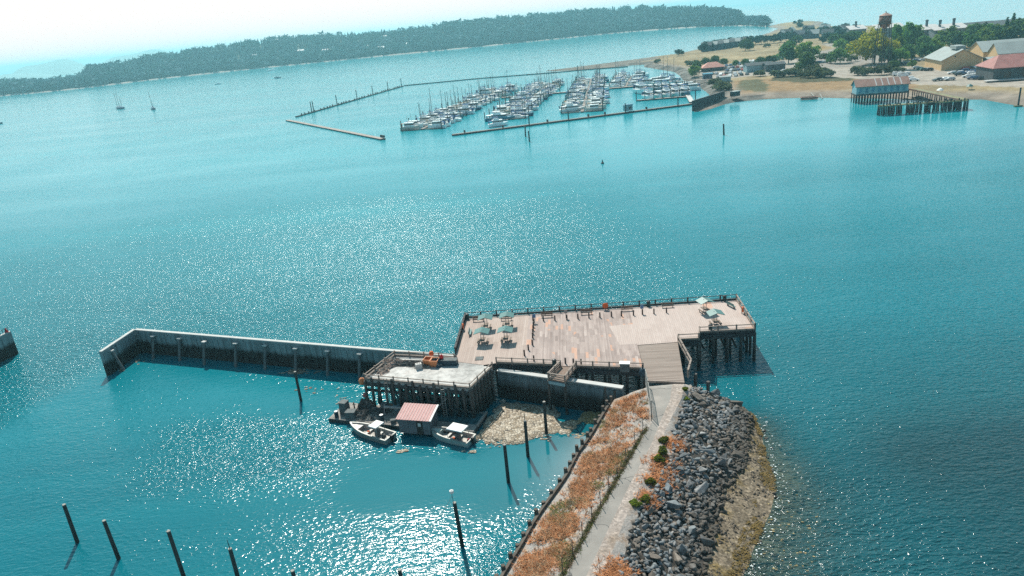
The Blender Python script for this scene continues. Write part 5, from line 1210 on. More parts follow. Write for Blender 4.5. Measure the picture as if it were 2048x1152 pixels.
for x in (L-2.5, L-4.5, L-1): mb.box(x, 1, 1.5, .9, .9, 1.1)
mb.build('mooring_box', 'dock_dark', t, False)
a, b = P(592, 233, .6), P(806, 171.5, .6); t, L = dock('log_boom', a, b, 1.6, .7, 'dark narrow floating boom with tall piles, leading back from the pale breakwater', 'dock_dark')
for k in (.12, .135, .32, .5, .66, .83, .995): dock_pile(t, L*k, 1.1, 8.0, .35)
for k in range(40):
    if k % 6 == 5: continue
    mb = MB(); x = L*(.04+k*.0235); mb.box(x, random.uniform(-.3, .5), 1.2, .8, .6, random.uniform(.7, 1.2)); mb.build('float_block', 'steel_dark', t, False)
bm_ = [P(x, y, .4) for x, y in ((808,171),(840,168),(956,157),(1120,144),(1155,140.5),(1256,133))]
t = empty('log_boom', bm_[0], 'thin dark floating boom closing the back of the marina', 'boom'); mb = MB()
for p, q in zip(bm_[:-1], bm_[1:]): mb.bar(p, q, 1.0, .7)
mb.build('logs', 'dock_dark', t); mb = MB(); mb.cyl((bm_[4].x, bm_[4].y, 0), (bm_[4].x, bm_[4].y, 5), .25); mb.cyl((bm_[4].x+6, bm_[4].y, 0), (bm_[4].x+6, bm_[4].y, 4), .2); mb.build('pile', 'steel_dark', t)
a, b = P(904, 269, .7), P(1384, 207, .7); sd_, L = dock('guest_dock', a, b, 2.2, .75, 'long thin guest dock along the near side of the marina', 'dock_wood')
for k in (.3, .46, .7, .93): dock_pile(sd_, L*k, -1.7, 5.5, .3)
for k in (.05, .2, .38, .55, .62, .8): mb = MB(); mb.box(L*k, .8, 1.4, .8, .8, 1.1); mb.build('power_box', 'dock_dark', sd_, False)
t = empty('fuel_hut', P(1256, 221, .95), 'small blue hut on the long guest dock', 'hut', rz=.24); mb = MB(); mb.box(0, 0, 1.5, 4.2, 3, 3.0); mb.build('walls', 'blue_wall', t, False); mb = MB(); mb.box(0, 0, 3.15, 5.0, 3.8, .3, 0, 0, .8); mb.build('roof', 'blue_gel', t, False); mb = MB(); mb.box(.6, -1.52, 1.6, 1.6, .06, 1.2); mb.build('window', 'window', t, False)
PIER = [('leftmost marina pier', P(843, 258, .6), P(1008, 178.5, .6), 33), ('second marina pier', P(1010, 238, .6), P(1101, 166, .6), 32), ('third marina pier', P(1164, 223, .6), P(1183, 157, .6), 34), ('short fourth marina pier', P(1251, 173, .6), P(1263, 152, .6), 12)]
a, b = P(1003, 195, .7), P(1284, 171, .7); mw, L = dock('main_walkway', a, b, 3, .8, 'narrow main walkway crossing behind the marina piers', 'dock_plank')
for k in (.03, .2, .42, .6, .85): dock_pile(mw, L*k, 1.7, 6)
# boat prototypes -------------------------------------------------
def hull_mb(L, B, D, fine=.5):
    mb = MB(); n = 8; vs = []; fs = []
    for k in range(n+1):
        u = k/n; wd = B/2*(.86+.14*min(1, u/.3))*(1-max(0, (u-fine)/(1-fine))**2*.98); sh = D*(1+.28*u*u); x = L*(u-.5); xo = x-(.06*L*u*u if u > .6 else 0)*.6
        vs += [(x, -wd, sh), (xo, -wd*.8, .12), (xo-.0, 0, -.35*(1-u)), (xo, wd*.8, .12), (x, wd, sh)]
    for k in range(n):
        for j in range(4): fs.append((k*5+j, (k+1)*5+j, (k+1)*5+j+1, k*5+j+1))
        fs.append((k*5, k*5+4, (k+1)*5+4, (k+1)*5))
    fs.append((4, 3, 2, 1, 0)); mb.add(vs, fs); return mb
def sailboat(L, hm_, cover, name='sailboat'):
    B = L*.31; D = 1.15; t = empty(name, (0, 0, 0), 'x', 'sailboat')
    hull_mb(L, B, D).build('hull', hm_, t, False)
    mb = MB(); mb.box(L*.03, 0, D+.4, L*.38, B*.55, .6, 0, 0, .86); cb = mb.build('cabin', 'white_gel', t, False); mb = MB(); mb.box(L*.03, 0, D+.42, L*.3, B*.56, .2); mb.build('window', 'window', cb, False)
    mh = L*1.12; mb = MB(); mb.cyl((L*.08, 0, D), (L*.08, 0, D+mh), .12, .09, 6); ms = mb.build('mast', 'mast', t, False)
    mb = MB()
    for e_ in ((L*.49, 0, D*1.25), (-L*.48, 0, D), (L*.08, B*.42, D), (L*.08, -B*.42, D)): mb.cyl((L*.08, 0, D+mh), e_, .022, .022, 3)
    mb.bar((L*.08, -.9, D+mh*.55), (L*.08, .9, D+mh*.55), .06); mb.build('rigging', 'mast', ms, False)
    mb = MB(); mb.cyl((L*.06, 0, D+1.6), (-L*.3, 0, D+1.5), .2, .15, 6); mb.build('boom_cover', cover, t, False)
    mb = MB(); mb.box(-L*.3, 0, D+1.25, L*.16, B*.6, .12, 0, 0, .8); mb.box(-L*.24, 0, D+.8, .1, B*.55, .8); mb.build('spray_hood', cover, t, False); return t
def cruiser(L, hm_, name='motor_cruiser', fly=True, canvas=None):
    B = L*.33; D = 1.5; t = empty(name, (0, 0, 0), 'x', 'motor boat')
    hull_mb(L, B, D, .45).build('hull', hm_, t, False)
    mb = MB(); mb.box(-L*.02, 0, D+.85, L*.5, B*.78, 1.6, 0, 0, .84); cb = mb.build('cabin', 'white_gel', t, False)
    mb = MB(); mb.box(-L*.02, 0, D+1.05, L*.475, B*.765, .62, 0, 0, .95); mb.build('window', 'window', cb, False)
    mb = MB(); mb.box(-L*.05, 0, D+1.72, L*.5, B*.8, .12); mb.build('cabin_top', 'white_gel', cb, False)
    if fly:
        mb = MB(); mb.box(-L*.1, 0, D+2.2, L*.26, B*.6, .85, 0, 0, .9); fb = mb.build('flybridge', 'white_gel', t, False); mb = MB(); mb.box(-L*.12, 0, D+3.3, L*.26, B*.62, .12)
        for s in (-1, 1): mb.bar((-L*.22, s*B*.28, D+2.5), (-L*.22, s*B*.28, D+3.3), .08); mb.bar((-L*.02, s*B*.28, D+2.5), (-L*.02, s*B*.28, D+3.3), .08)
        mb.build('bimini', canvas or 'cover_blue', fb, False)
    mb = MB(); mb.box(-L*.36, 0, D+1.4, L*.2, B*.75, .1); mb.box(-L*.45, 0, D+.7, .1, B*.7, 1.3); mb.build('cockpit_canvas', canvas or 'cover_blue', t, False)
    mb = MB(); mb.cyl((-L*.1, 0, D+1.7), (-L*.14, 0, D+5.2), .06, .04, 4); mb.bar((-L*.12, -.7, D+3.6), (-L*.12, .7, D+3.6), .1); mb.build('antenna', 'mast', t, False)
    mb = MB()
    for s in (-1, 1): mb.tube([(L*.2, s*B*.42, D+.95), (L*.38, s*B*.26, D+1.15), (L*.49, 0, D+1.25)], .03, 3)
    mb.build('bow_rail', 'mast', t, False); return t
KIND = [('white sailboat with blue sail cover', sailboat(10.5, 'white_gel', 'cover_blue'), 3), ('white sailboat with tan sail cover', sailboat(9.5, 'cream_gel', 'cover_tan'), 2), ('navy-hulled sailboat with blue cover', sailboat(11.5, 'navy_gel', 'cover_blue'), 1),
        ('white flybridge cruiser', cruiser(11.5, 'white_gel'), 3), ('cream low motor cruiser', cruiser(9.0, 'cream_gel', 'motor_cruiser', False, 'cover_tan'), 2), ('blue-hulled flybridge cruiser', cruiser(11, 'blue_gel', 'motor_cruiser', True, 'cover_blue'), 1), ('white low motor cruiser', cruiser(8.5, 'white_gel', 'motor_cruiser', False, 'cover_blue'), 2), ('green-hulled sailboat with tan cover', sailboat(10, 'green_gel', 'cover_tan'), 1)]
BAG = [k for k in KIND for _ in range(k[2])]
rb = random.Random(5)
for pi, (pn, a, b, n) in enumerate(PIER):
    t, L = dock('marina_pier', a, b, 1.8, .6, {0: 'leftmost long pier of berths in the marina', 1: 'second long pier of berths from the left in the marina', 2: 'third pier of berths from the left, reaching nearest the guest dock', 3: 'short fourth pier behind the main walkway'}[pi], 'dock_wood', 'marina piers')
    d = (b-a).normalized(); nrm = Vector((d.y, -d.x, 0)); rz = math.atan2(d.y, d.x); st_ = L/n
    for side, sn in ((1, 'right'), (-1, 'left')):
        cnt = 0
        for i in range(n):
            if i % 2 == 0: fg = MB(); fg.box(i*st_+.2, -side*6.2, .45, .8, 9.8, .5); fg.build('finger_dock', 'dock_wood', t, False)
            if i % 2 == 0:
                dock_pile(t, i*st_+.2, -side*11.4, 5.2+rb.uniform(-.6, .8), .26)
            u = i*st_+st_*.55
            if rb.random() < .12 or (pi == 1 and side == -1 and i < 2): continue
            lab, proto, _ = rb.choice(BAG); s = rb.uniform(.95, 1.3); off = 6.0*s+rb.uniform(-.2, .6); p = a+d*u+nrm*(side*off)
            yaw = rz-side*PI/2+(0 if rb.random() < .55 else PI)+rb.uniform(-.02, .02)
            place(proto, USED, (p.x, p.y, 0), yaw, '%s, %s side of %s, %s from near end' % (lab, sn, pn.replace('marina ', ''), ORD[cnt]), 'boats berthed in the marina', (s, s, s)); cnt += 1
# right-hand basin: docks across, boats in two facing rows and a back cluster
wk = [P(1366, 174, .7), P(1384, 204, .7)]; t, L = dock('main_walkway', wk[0], wk[1], 2.6, .8, 'pale pinkish walkway on the right edge of the marina', 'wall_cap')
dock_pile(t, L*.97, 2, 7); dock_pile(t, L*.1, 2, 6)
for ri, (px0, py0, px1, py1, lab) in enumerate(((1273, 200.5, 1380, 192, 'front cross dock in the right-hand basin'), (1278, 184, 1372, 177.5, 'rear cross dock in the right-hand basin'))):
    a, b = P(px0, py0, .6), P(px1, py1, .6); t, L = dock('cross_dock', a, b, 2.0, .7, lab, 'dock_plank', 'cross docks')
    for i in range(7): dock_pile(t, L*i/6.2, -1.2 if ri else 1.0, 5.6, .26)
rowb = [(1298,198,'white'),(1318,196.5,'whiteb'),(1334,194.5,'white'),(1352,192.5,'cream'),(1371,191,'blue')]
rl = ['leftmost', 'second from the left', 'middle one', 'second from the right', 'rightmost']
def basin(px, py, kidx, lab, s=1.15, yaw=-PI/2+.15, grp='boats berthed in the right-hand basin'):
    s *= 1.15
    p = P(px, py, 0); place(KIND[kidx][1], USED, (p.x, p.y, 0), yaw, lab, grp, (s, s, s))
for i, (x, y, c) in enumerate(rowb): basin(x, y, {'white': 3, 'whiteb': 6, 'cream': 3, 'blue': 5}[c], ['white cruiser with blue canvas, leftmost of the front row in the right-hand basin', 'white covered cruiser, second of the front row in the right-hand basin', 'white cruiser, middle of the front row in the right-hand basin', 'white cruiser, fourth of the front row in the right-hand basin', 'blue cruiser beside the pale walkway, end of the front row'][i])
for i, (x, y) in enumerate(((1283,187),(1301,182),(1317,181.5),(1331,180),(1347,180.5),(1361,180))):
    basin(x, y, (3, 6, 5, 3, 4, 6)[i], '%s in the rear row of the right-hand basin, %s from the left' % (('big white flybridge cruiser', 'low white cruiser', 'blue-hulled cruiser', 'white flybridge cruiser', 'cream cruiser', 'low white cruiser')[i], ORD[i]), 1.5 if i == 0 else 1.05)
for i, (x, y, k) in enumerate(((1296,170,3),(1309,166.5,6),(1322,165,3),(1332,163,2),(1340,168,3),(1314,171.5,4),(1345,161,0),(1330,170.5,6),(1384,181,6),(1378,177,4),(1330,157.5,0))):
    basin(x, y, k, '%s, cluster behind right-hand basin, %s from left' % (KIND[k][0], ORD[i]), 1.1, rb.choice((PI*.97, -.08)))
# individually recognisable boats
yb = cruiser(17, 'blue_gel', 'motor_yacht', True, 'white_gel'); p = P(1001, 240, 0); place(yb, USED, (p.x, p.y, 0), -.2, 'long teal-blue motor yacht lying off the second marina pier')
for ch in kids_of(yb):
    if ch.name.startswith('cabin'): ch.data.materials[0] = mt('teal_gel', (.16, .36, .44), .35, .06, .4)
yb['group'] = 'visiting yachts'
p = P(997, 252, 0); place(cruiser(11, 'white_gel'), USED, (p.x, p.y, 0), .22, 'white trawler cruiser alongside the left part of the guest dock', 'visiting yachts')
p = P(1145, 222, 0); place(cruiser(15, 'white_gel', 'motor_yacht', True, 'white_gel'), USED, (p.x, p.y, 0), .1, 'large white trawler yacht at the near end of the third pier', 'visiting yachts')
# gangway bridge to the shore
a, b = P(1350, 164, 3.0), P(1424, 158.5, 3.6); t = empty('marina_gangway', a, 'dark footbridge from the marina to the shore by the office', 'gangway'); mb = MB(); mb.bar(a, b, 2.2, .4); mb.build('deck', 'dock_plank', t); mb = MB()
for s in (-1, 1): mb.bar(a+Vector((0, s*1.0, 1.1)), b+Vector((0, s*1.0, 1.1)), .1)
for k in range(12): q = a.lerp(b, k/11); mb.bar(q+Vector((0, -1, 0)), q+Vector((0, -1, 1.1)), .08)
mb.build('handrail', 'steel_dark', t)
for k in (.02, .2, .38, .55): q = a.lerp(b, k); mb = MB(); mb.cyl((q.x, q.y, -2), (q.x, q.y, 3.6), .4); mb.build('pile', 'steel_dark', t)
# sheet-pile wall
a, b = P(1384.5, 222.5, 0), P(1449, 201, 0); t = empty('sheet_pile_wall', a, 'dark ribbed sheet-pile wall between marina basin and beach', 'sea wall'); d = (b-a); L = d.length; d /= L; nn = Vector((d.y, -d.x, 0)); mb = MB()
k = int(L/1.2)
for i in range(k): p = a+d*(i+.5)*L/k+nn*(.25 if i % 2 else 0); h = 5.0; mb.bar((p.x-d.x*.62, p.y-d.y*.62, h/2-1), (p.x+d.x*.62, p.y+d.y*.62, h/2-1), .3, h+2)
mb.build('sheets', 'dark_wall', t); mb = MB(); mb.bar(a+Vector((0, 0, 5.05)), b+Vector((0, 0, 5.05)), .8, .25); mb.build('cap', 'steel_dark', t)
# anchored boats in the bay
def anchored(px0, px1, lab, masts, hm_):
    a, b = P(*px0, 0), P(*px1, 0); d = b-a; L = min(d.length, 19.0); c = (a+b)/2
    t = empty('anchored_yacht', (c.x, c.y, 0), lab, 'sailboat', 'boats anchored in the bay', math.atan2(d.y, d.x)+.9); hull_mb(L, L*.26, 1.7).build('hull', hm_, t, False)
    mb = MB(); mb.box(-L*.12, 0, 2.2, L*.35, L*.14, 1.0, 0, 0, .9); mb.build('cabin', 'white_gel', t, False)
    for x, h in masts:
        mb = MB(); mb.cyl((L*x, 0, 1.5), (L*x, 0, h), .2, .14, 5); mb.build('mast', 'steel_dark', t, False)
    mb = MB(); mb.cyl((L*.1, 0, 3), (-L*.2, 0, 3.0), .25); mb.build('boom_cover', 'cover_blue', t, False)
anchored((222,221), (256,214), 'three-masted dark ketch anchored in the bay at left', ((-.4, 12), (-.05, 17), (.25, 17)), 'navy_gel'); anchored((295,221), (317,217), 'smaller anchored sloop right of the dark ketch', ((-.35, 9), (.1, 17)), 'navy_gel')
p = P(437, 168.5, 0); t = empty('motor_launch', (p.x, p.y, 0), 'tiny launch anchored under the far left shore', 'boat', 'boats anchored in the bay', .3); hull_mb(10, 3, 1.3).build('hull', 'white_gel', t, False); mb = MB(); mb.box(0, 0, 2, 4, 2, 1.4, 0, 0, .85); mb.build('cabin', 'white_gel', t, False)
p = P(555, 156.5, 0); t = empty('motor_launch', (p.x, p.y, 0), 'tiny dark launch in mid bay beyond the boom', 'boat', 'boats anchored in the bay', 2.8); hull_mb(12, 3.4, 1.4).build('hull', 'navy_gel', t, False); mb = MB(); mb.box(0, 0, 2, 5, 2, 1.4, 0, 0, .85); mb.build('cabin', 'cream_gel', t, False)
for x, y, l in ((540,142,'white speedboat far out near the wooded shore, left one'), (547,141,'white speedboat far out near the wooded shore, right one')): p = P(x, y, 0); t = empty('motor_launch', (p.x, p.y, 0), l, 'boat', 'boats anchored in the bay', .3); hull_mb(14, 4.5, 2).build('hull', 'white_gel', t, False); mb = MB(); mb.box(0, 0, 3, 6, 3, 2, 0, 0, .85); mb.build('cabin', 'white_gel', t, False)
p = P(-3, 248, 0); t = empty('motor_launch', (p.x, p.y, 0), 'dark launch cut off by the left edge of the bay', 'boat', 'boats anchored in the bay', 0); hull_mb(9, 3, 1.2).build('hull', 'navy_gel', t, False); mb = MB(); mb.box(-1, 0, 1.8, 3, 2, 1.3, 0, 0, .85); mb.build('cabin', 'navy_gel', t, False)
# ================================================================== BUILDINGS ON THE SPIT
def local(t, p): return p
def gable(name, B, along, depth, length, eave, rise, wall, roof, lab, cat='building', over=.6, skylight=None, group=None, gable_mat=None, hip=0.0, z=None):
    """B: near ground corner; along: direction angle of the ridge; the gable end of the given depth starts at B and turns clockwise"""
    zz = B.z if z is None else z; t = empty(name, (B.x, B.y, zz), lab, cat, group, along); L, D = length, depth
    mb = MB(); vs = [(0, 0, -1), (L, 0, -1), (L, -D, -1), (0, -D, -1), (0, 0, eave), (L, 0, eave), (L, -D, eave), (0, -D, eave), (0, -D/2, eave+rise), (L, -D/2, eave+rise)]
    if hip: vs[8] = (0, -D/2, eave); vs[9] = (L, -D/2, eave)
    mb.add(vs, [(1, 0, 4, 5), (3, 2, 6, 7), (0, 3, 7, 8, 4), (2, 1, 5, 9, 6)]); mb.build('walls', wall, t, False)
    mb = MB(); o = over; s = rise/(D/2); h = hip
    ridge = [(-o+h, -D/2, eave+rise+.12), (L+o-h, -D/2, eave+rise+.12)]; e0 = [(-o, o, eave-s*o+.12), (L+o, o, eave-s*o+.12)]; e1 = [(-o, -D-o, eave-s*o+.12), (L+o, -D-o, eave-s*o+.12)]
    top = [e0[0], e0[1], ridge[1], ridge[0], e1[0], e1[1]]; f = [(0, 1, 2, 3), (3, 2, 5, 4)]
    if h: f += [(0, 3, 4), (1, 5, 2)]
    n = len(top); bot = [(x, y, z_-.25) for x, y, z_ in top]; mb.add(top+bot, f+[tuple(i+n for i in reversed(q)) for q in f]+[(0, 6, 7, 1), (4, 5, 11, 10), (0, 4, 10, 6) if h else (0, 3, 9, 6), (1, 7, 11, 5) if h else (1, 7, 8, 2)]+([] if h else [(3, 4, 10, 9), (2, 8, 11, 5)])); r = mb.build('roof', roof, t, False)
    return t, r
def windows(t, face, n, x0, x1, z0, z1, y, wd=None, name='window', mat='window'):
    for i in range(n):
        x = x0+(x1-x0)*(i+.5)/n; q = wd or (x1-x0)/n*.55; mb = MB()
        if face == 'long': mb.box(x, y, (z0+z1)/2, q, .12, z1-z0)
        else: mb.box(y, x, (z0+z1)/2, .12, q, z1-z0)
        mb.build(name, mat, t, False)
ang = lambda a, b: math.atan2(b.y-a.y, b.x-a.x)
# tan gabled hall
B = P(1882, 141, 3.0); C2 = P(1962, 135.5, 3.0); A2 = P(1841, 133, 3.0); al = ang(B, C2)
t, r = gable('tan_hall', B, al+PI/2, (C2-B).length, 30, 5.6, 5.2, 'tan_wall', 'grey_roof', 'tan gabled hall with grey roof and long raised vent, beside the lot', 'hall', .8)
mb = MB(); mb.box(9, -(C2-B).length/2, 11.6, 10, 5, 1.8); mb.build('roof_vent', 'grey_roof', r, False); mb = MB(); mb.box(-.05, -(C2-B).length*.32, 7.2, .1, .8, .8); mb.build('window', 'window', t, False); mb = MB(); mb.box(.2, -(C2-B).length*.75, .4, .8, 9, 1.6); mb.build('ramp_wall', 'wall_cap', t, False)
# long hall behind and second gabled wing
B2 = P(2003, 128, 3.0); t, r = gable('long_hall', P(1935, 119, 3.0), al, 24, 90, 6.0, 5.2, 'tan_wall', 'grey_roof', 'long grey-roofed hall running back from the tan gabled hall', 'hall', .6)
for x in (38, 52, 66): mb = MB(); mb.box(x, -6, 10.2, 5, 4, 1.6); mb.build('roof_vent', 'dark_wall', r, False)
t, r = gable('tan_wing', P(2001, 127.5, 3.0)+Vector((0, 12, 0)), al-.05, 17, 45, 6.2, 5.4, 'tan_wall', 'grey_roof', 'tan wing with pale gable end at the right edge, grey roof', 'hall', .6)
mb = MB(); mb.cyl((18, -13, 8.5), (18.5, -14, 10.5), .25); mb.build('vent_pipe', 'steel_dark', r, False)
t, r = gable('link_shed', P(1964, 133, 3.0), al, 7, 11, 4.5, .8, 'dark_wall', 'grey_roof', 'low dark link between the tan hall and its wing', 'shed', .4)
# red-roofed dark warehouse at the right
B = P(1980.5, 161.6, 3.0); t, r = gable('red_warehouse', B+Vector((3.5, 17, 0)), al+.03, 20, 60, 6.2, 5.0, 'dark_wall', 'red_roof', 'dark plank warehouse with broad red hipped roof at the right edge', 'warehouse', .6, hip=6.0)
windows(t, 'long', 6, 2, 50, 1.2, 4.0, -20.05, 3.0)
mb = MB(); mb.box(25, -22, .6, 58, 4, .4); mb.build('boardwalk', 'wall_cap', t, False)
# red-roofed shed on piles over the beach
B = P(1712.5, 188, 4.6); C2 = P(1816.6, 181, 4.6); al2 = ang(B, C2); nv = Vector((-math.sin(al2), math.cos(al2), 0)); LL = (C2-B).length
t, r = gable('pile_shed', B+nv*8.0, al2, 8.0, LL, 3.4, 2.6, 'blue_wall', 'rust_roof', 'long pale-blue shed with striped red roof on piles over the beach', 'shed', .6); 
mb = MB(); mb.box(LL/2, -4, -.6, LL+.6, 8.6, .5); mb.build('floor_beam', 'pile_wood', t, False)
mb = MB(); s_ = 2.6/4
for k in (.38, .5, .62, .74, .86): x = LL*k; mb.bar((x, -8.45, 3.4-s_*.45+.16), (x, -4.0, 3.4+2.6+.16), .45, .06)
mb.build('roof_strip', 'roof_white', r, False); windows(t, 'long', 8, .5, LL-.5, .3, 2.4, -8.04, 1.1, 'door', 'blue_gel')
for i in range(19):
    for j in (0, 1, 2):
        mb = MB(); x = LL*i/18; mb.cyl((x, -.3-3.7*j, -7), (x, -.3-3.7*j, -.8), .22, .2, 6); mb.build('pile', 'steel_dark', t, False)
# ruined pier
A2 = P(1758, 212, 4.0); B = P(1937, 200, 4.0); alr = ang(A2, B); LL = (B-A2).length
t = empty('ruined_pier', (A2.x, A2.y, 0), 'derelict mossy pier head on many dark double piles', 'pier', rz=alr); mb = MB(); mb.box(LL/2, 1.2, 3.95, LL, 1.2, .4); mb.box(LL/2, -.6, 3.85, LL, .6, .35); mb.box(LL*.25, .3, 4.0, LL*.36, 3.0, .2); mb.build('deck', 'mossy', t, False)
for i in range(27):
    x = LL*(i+.2)/26.5
    for y in (-.6, 1.4):
        if random.random() < .12: continue
        mb = MB(); mb.cyl((x+random.uniform(-.3, .3), y, -2), (x, y, 4.2+random.uniform(-.3, .9)), .3 if i % 3 else .42, .26, 6); mb.build('pile', 'steel_dark', t, False)
mb = MB(); mb.bar((LL*.5, -1, 3.8), (LL*.56, -1, .5), .3); mb.box(LL*.58, -1.2, 3.6, 2.2, .3, 1.2); mb.build('cross_brace', 'pile_wood', t, False)
a, b = P(1824, 178, 4.2), P(1928, 199, 4.0); t = empty('pier_walkway', (a.x, a.y, 0), 'decayed grassy walkway joining the pile shed to the ruined pier', 'walkway'); mb = MB(); mb.bar(a, b, 3.6, .4); mb.build('deck', 'mossy', t)
for i in range(12):
    for s in (-1.5, 1.5): q = a.lerp(b, i/11); mb = MB(); mb.cyl((q.x+s, q.y, -1), (q.x+s, q.y, 4.2), .25, .22, 6); mb.build('pile', 'steel_dark', t)
mb = MB(); mb.bar(a+Vector((-2.0, 0, .3)), b+Vector((-2.0, 0, .1)), .3, .5)
mb.build('curb', 'rust', t)
p = P(1630, 210, 0)
for (x, y, h), l in (((2036,213,7.5), 'tall dark pile on the wet bar at the right edge'),):
    p = P(x, y, 0); t = empty('beach_pile', p, l, 'pile'); mb = MB(); mb.cyl((0, 0, -1), (0, 0, h), .35, .3, 8); mb.build('shaft', 'steel_dark', t, False); mb = MB(); mb.box(0, 0, .3, 3, 1.2, .5); mb.build('footing', 'mossy', t, False)
for (a, b), l in ((((1622,186),(1632,197)), 'pale log slanting into the water on the beach, left one'), (((1640,188),(1645,197)), 'pale log slanting into the water on the beach, right one')):
    p, q = P(*a, 1.6), P(*b, .4); mb = MB(); mb.cyl(p, q, .3, .25, 7); o = mb.build('beach_log', 'rope', None, True, False, p); tag(o, l, 'log', 'logs on the beach')
t = empty('beach_hut', P(1618, 196, .6), 'small dark slab of old slipway at the water edge', 'slipway'); mb = MB(); mb.box(0, 0, .2, 8, 4, .8, -.3); mb.build('slab', 'rust', t, False); mb = MB(); mb.box(0, 0, .65, 7, .4, .3, -.3); mb.build('rail', 'steel_dark', t, False); t.name = 'slipway'
t = empty('tool_shed', P(1470, 192, 2.6), 'small dark lean-to on the beach beside the sheet-pile wall', 'shed', rz=.5); mb = MB(); mb.box(0, 0, 1.2, 4.5, 3, 2.4); mb.build('walls', 'dark_wall', t, False); mb = MB(); mb.box(0, 0, 2.5, 5.2, 3.8, .25); mb.build('roof', 'grey_roof', t, False)
t = empty('light_pole', P(1463, 196, 2.5), 'thin pole by the lean-to at the sheet-pile wall', 'pole'); mb = MB(); mb.cyl((0, 0, 0), (0, 0, 9), .12, .08, 6); mb.build('shaft', 'steel_dark', t, False); mb = MB(); mb.box(0, 0, 9, .9, .3, .2); mb.build('lamp_head', 'metal_grey', t, False)
# water tower
b = P(1762, 138, 3.0)
t = empty('water_tower', b, 'rusty water tower with cone roof standing above the golden tree', 'water tower')
lo, hi = 0, 60
def zpix(p, y):
    lo, hi = 0, 80
    for _ in range(30):
        md = (lo+hi)/2
        if Q((p.x, p.y, md))[1] > y: lo = md
        else: hi = md
    return lo-3
zt, ze, zb_, zc = zpix(b, 22), zpix(b, 31), zpix(b, 47), zpix(b, 57); rt = 3.5
mb = MB(); n = 20; mb.lathe([(.4, zc), (2.3, zc+.9), (rt, zb_), (rt, ze)], n=20); tk = mb.build('tank', 'rust', t, False, True); mb = MB(); mb.lathe([(rt+.35, ze), (.25, zt-.8), (.2, zt)], n=20); mb.build('roof', 'rust_roof', tk, False)
mb = MB(); mb.lathe([(rt+.1, zb_-.1), (rt+.9, zb_-.1), (rt+.9, zb_+.1), (rt+.1, zb_+.1)], n=20); mb.lathe([(rt+.8, zb_+1.0), (rt+.88, zb_+1.0), (rt+.88, zb_+1.1), (rt+.8, zb_+1.1)], n=20); mb.build('catwalk', 'steel_dark', t, False)
for k in range(6):
    a = 2*PI*k/6+.3; mb = MB(); mb.cyl((math.cos(a)*(rt+2.3), math.sin(a)*(rt+2.3), 0), (math.cos(a)*rt, math.sin(a)*rt, zb_), .25, .22, 6); mb.build('leg', 'steel_dark', t, False)
mb = MB(); mb.cyl((0, 0, 0), (0, 0, zc), .35, .3, 8); mb.build('riser_pipe', 'steel_dark', t, False)
mb = MB()
for z in (zb_*.33, zb_*.66):
    r = rt+2.3-2.3*z/zb_; q = [Vector((math.cos(2*PI*k/6+.3)*r, math.sin(2*PI*k/6+.3)*r, z)) for k in range(6)]
    for k in range(6): mb.bar(q[k], q[(k+1) % 6], .12)
mb.build('brace', 'steel_dark', t, False)
# marina office, blue sheds
t, r = gable('marina_office', P(1409, 143, 3.0)+Vector((0, 9, 0)), -.1, 9, 15, 3.2, 2.8, 'dark_wall', 'red_roof2' if 'red_roof2' in MAT else mt('red_roof2', (.5, .23, .18), .7, .15, .4) and 'red_roof2', 'marina office with salmon hipped roof among the trees', 'office', 1.2, hip=5.5)
windows(t, 'long', 5, .5, 14.5, .8, 2.2, -9.05)
mb = MB(); mb.add([(-1.2, 1, 3.25), (-1.2, -10.2, 2.75), (4.3, -4.5, 6.1)], [(0, 1, 2), (2, 1, 0)])
t, r = gable('boat_shed', P(1496, 144.5, 3.0)+Vector((0, 10, 0)), -.08, 10, 17, 4.2, 1.6, 'blue_wall', 'dark_wall', 'long pale-blue boat shed with dark roof beside the marina lot', 'shed', .4)
t, r = gable('boat_shed', P(1534, 143.5, 3.0)+Vector((0, 9, 0)), -.08, 9, 13, 4.4, 1.4, 'dark_wall', 'dark_wall', 'dark open-fronted wing right of the pale-blue boat shed', 'shed', .4)
t, r = gable('kiosk', P(1441, 163, 3.0)+Vector((0, 5, 0)), -.1, 5, 7, 2.6, .6, 'blue_wall', 'grey_roof', 'small grey kiosk beside the footbridge end', 'kiosk', .3)
t, r = gable('kiosk', P(1408, 157, 3.0)+Vector((0, 4, 0)), -.1, 4, 6, 2.8, .5, 'navy_gel', 'blue_gel', 'small dark blue kiosk at the footbridge below the office', 'kiosk', .3)
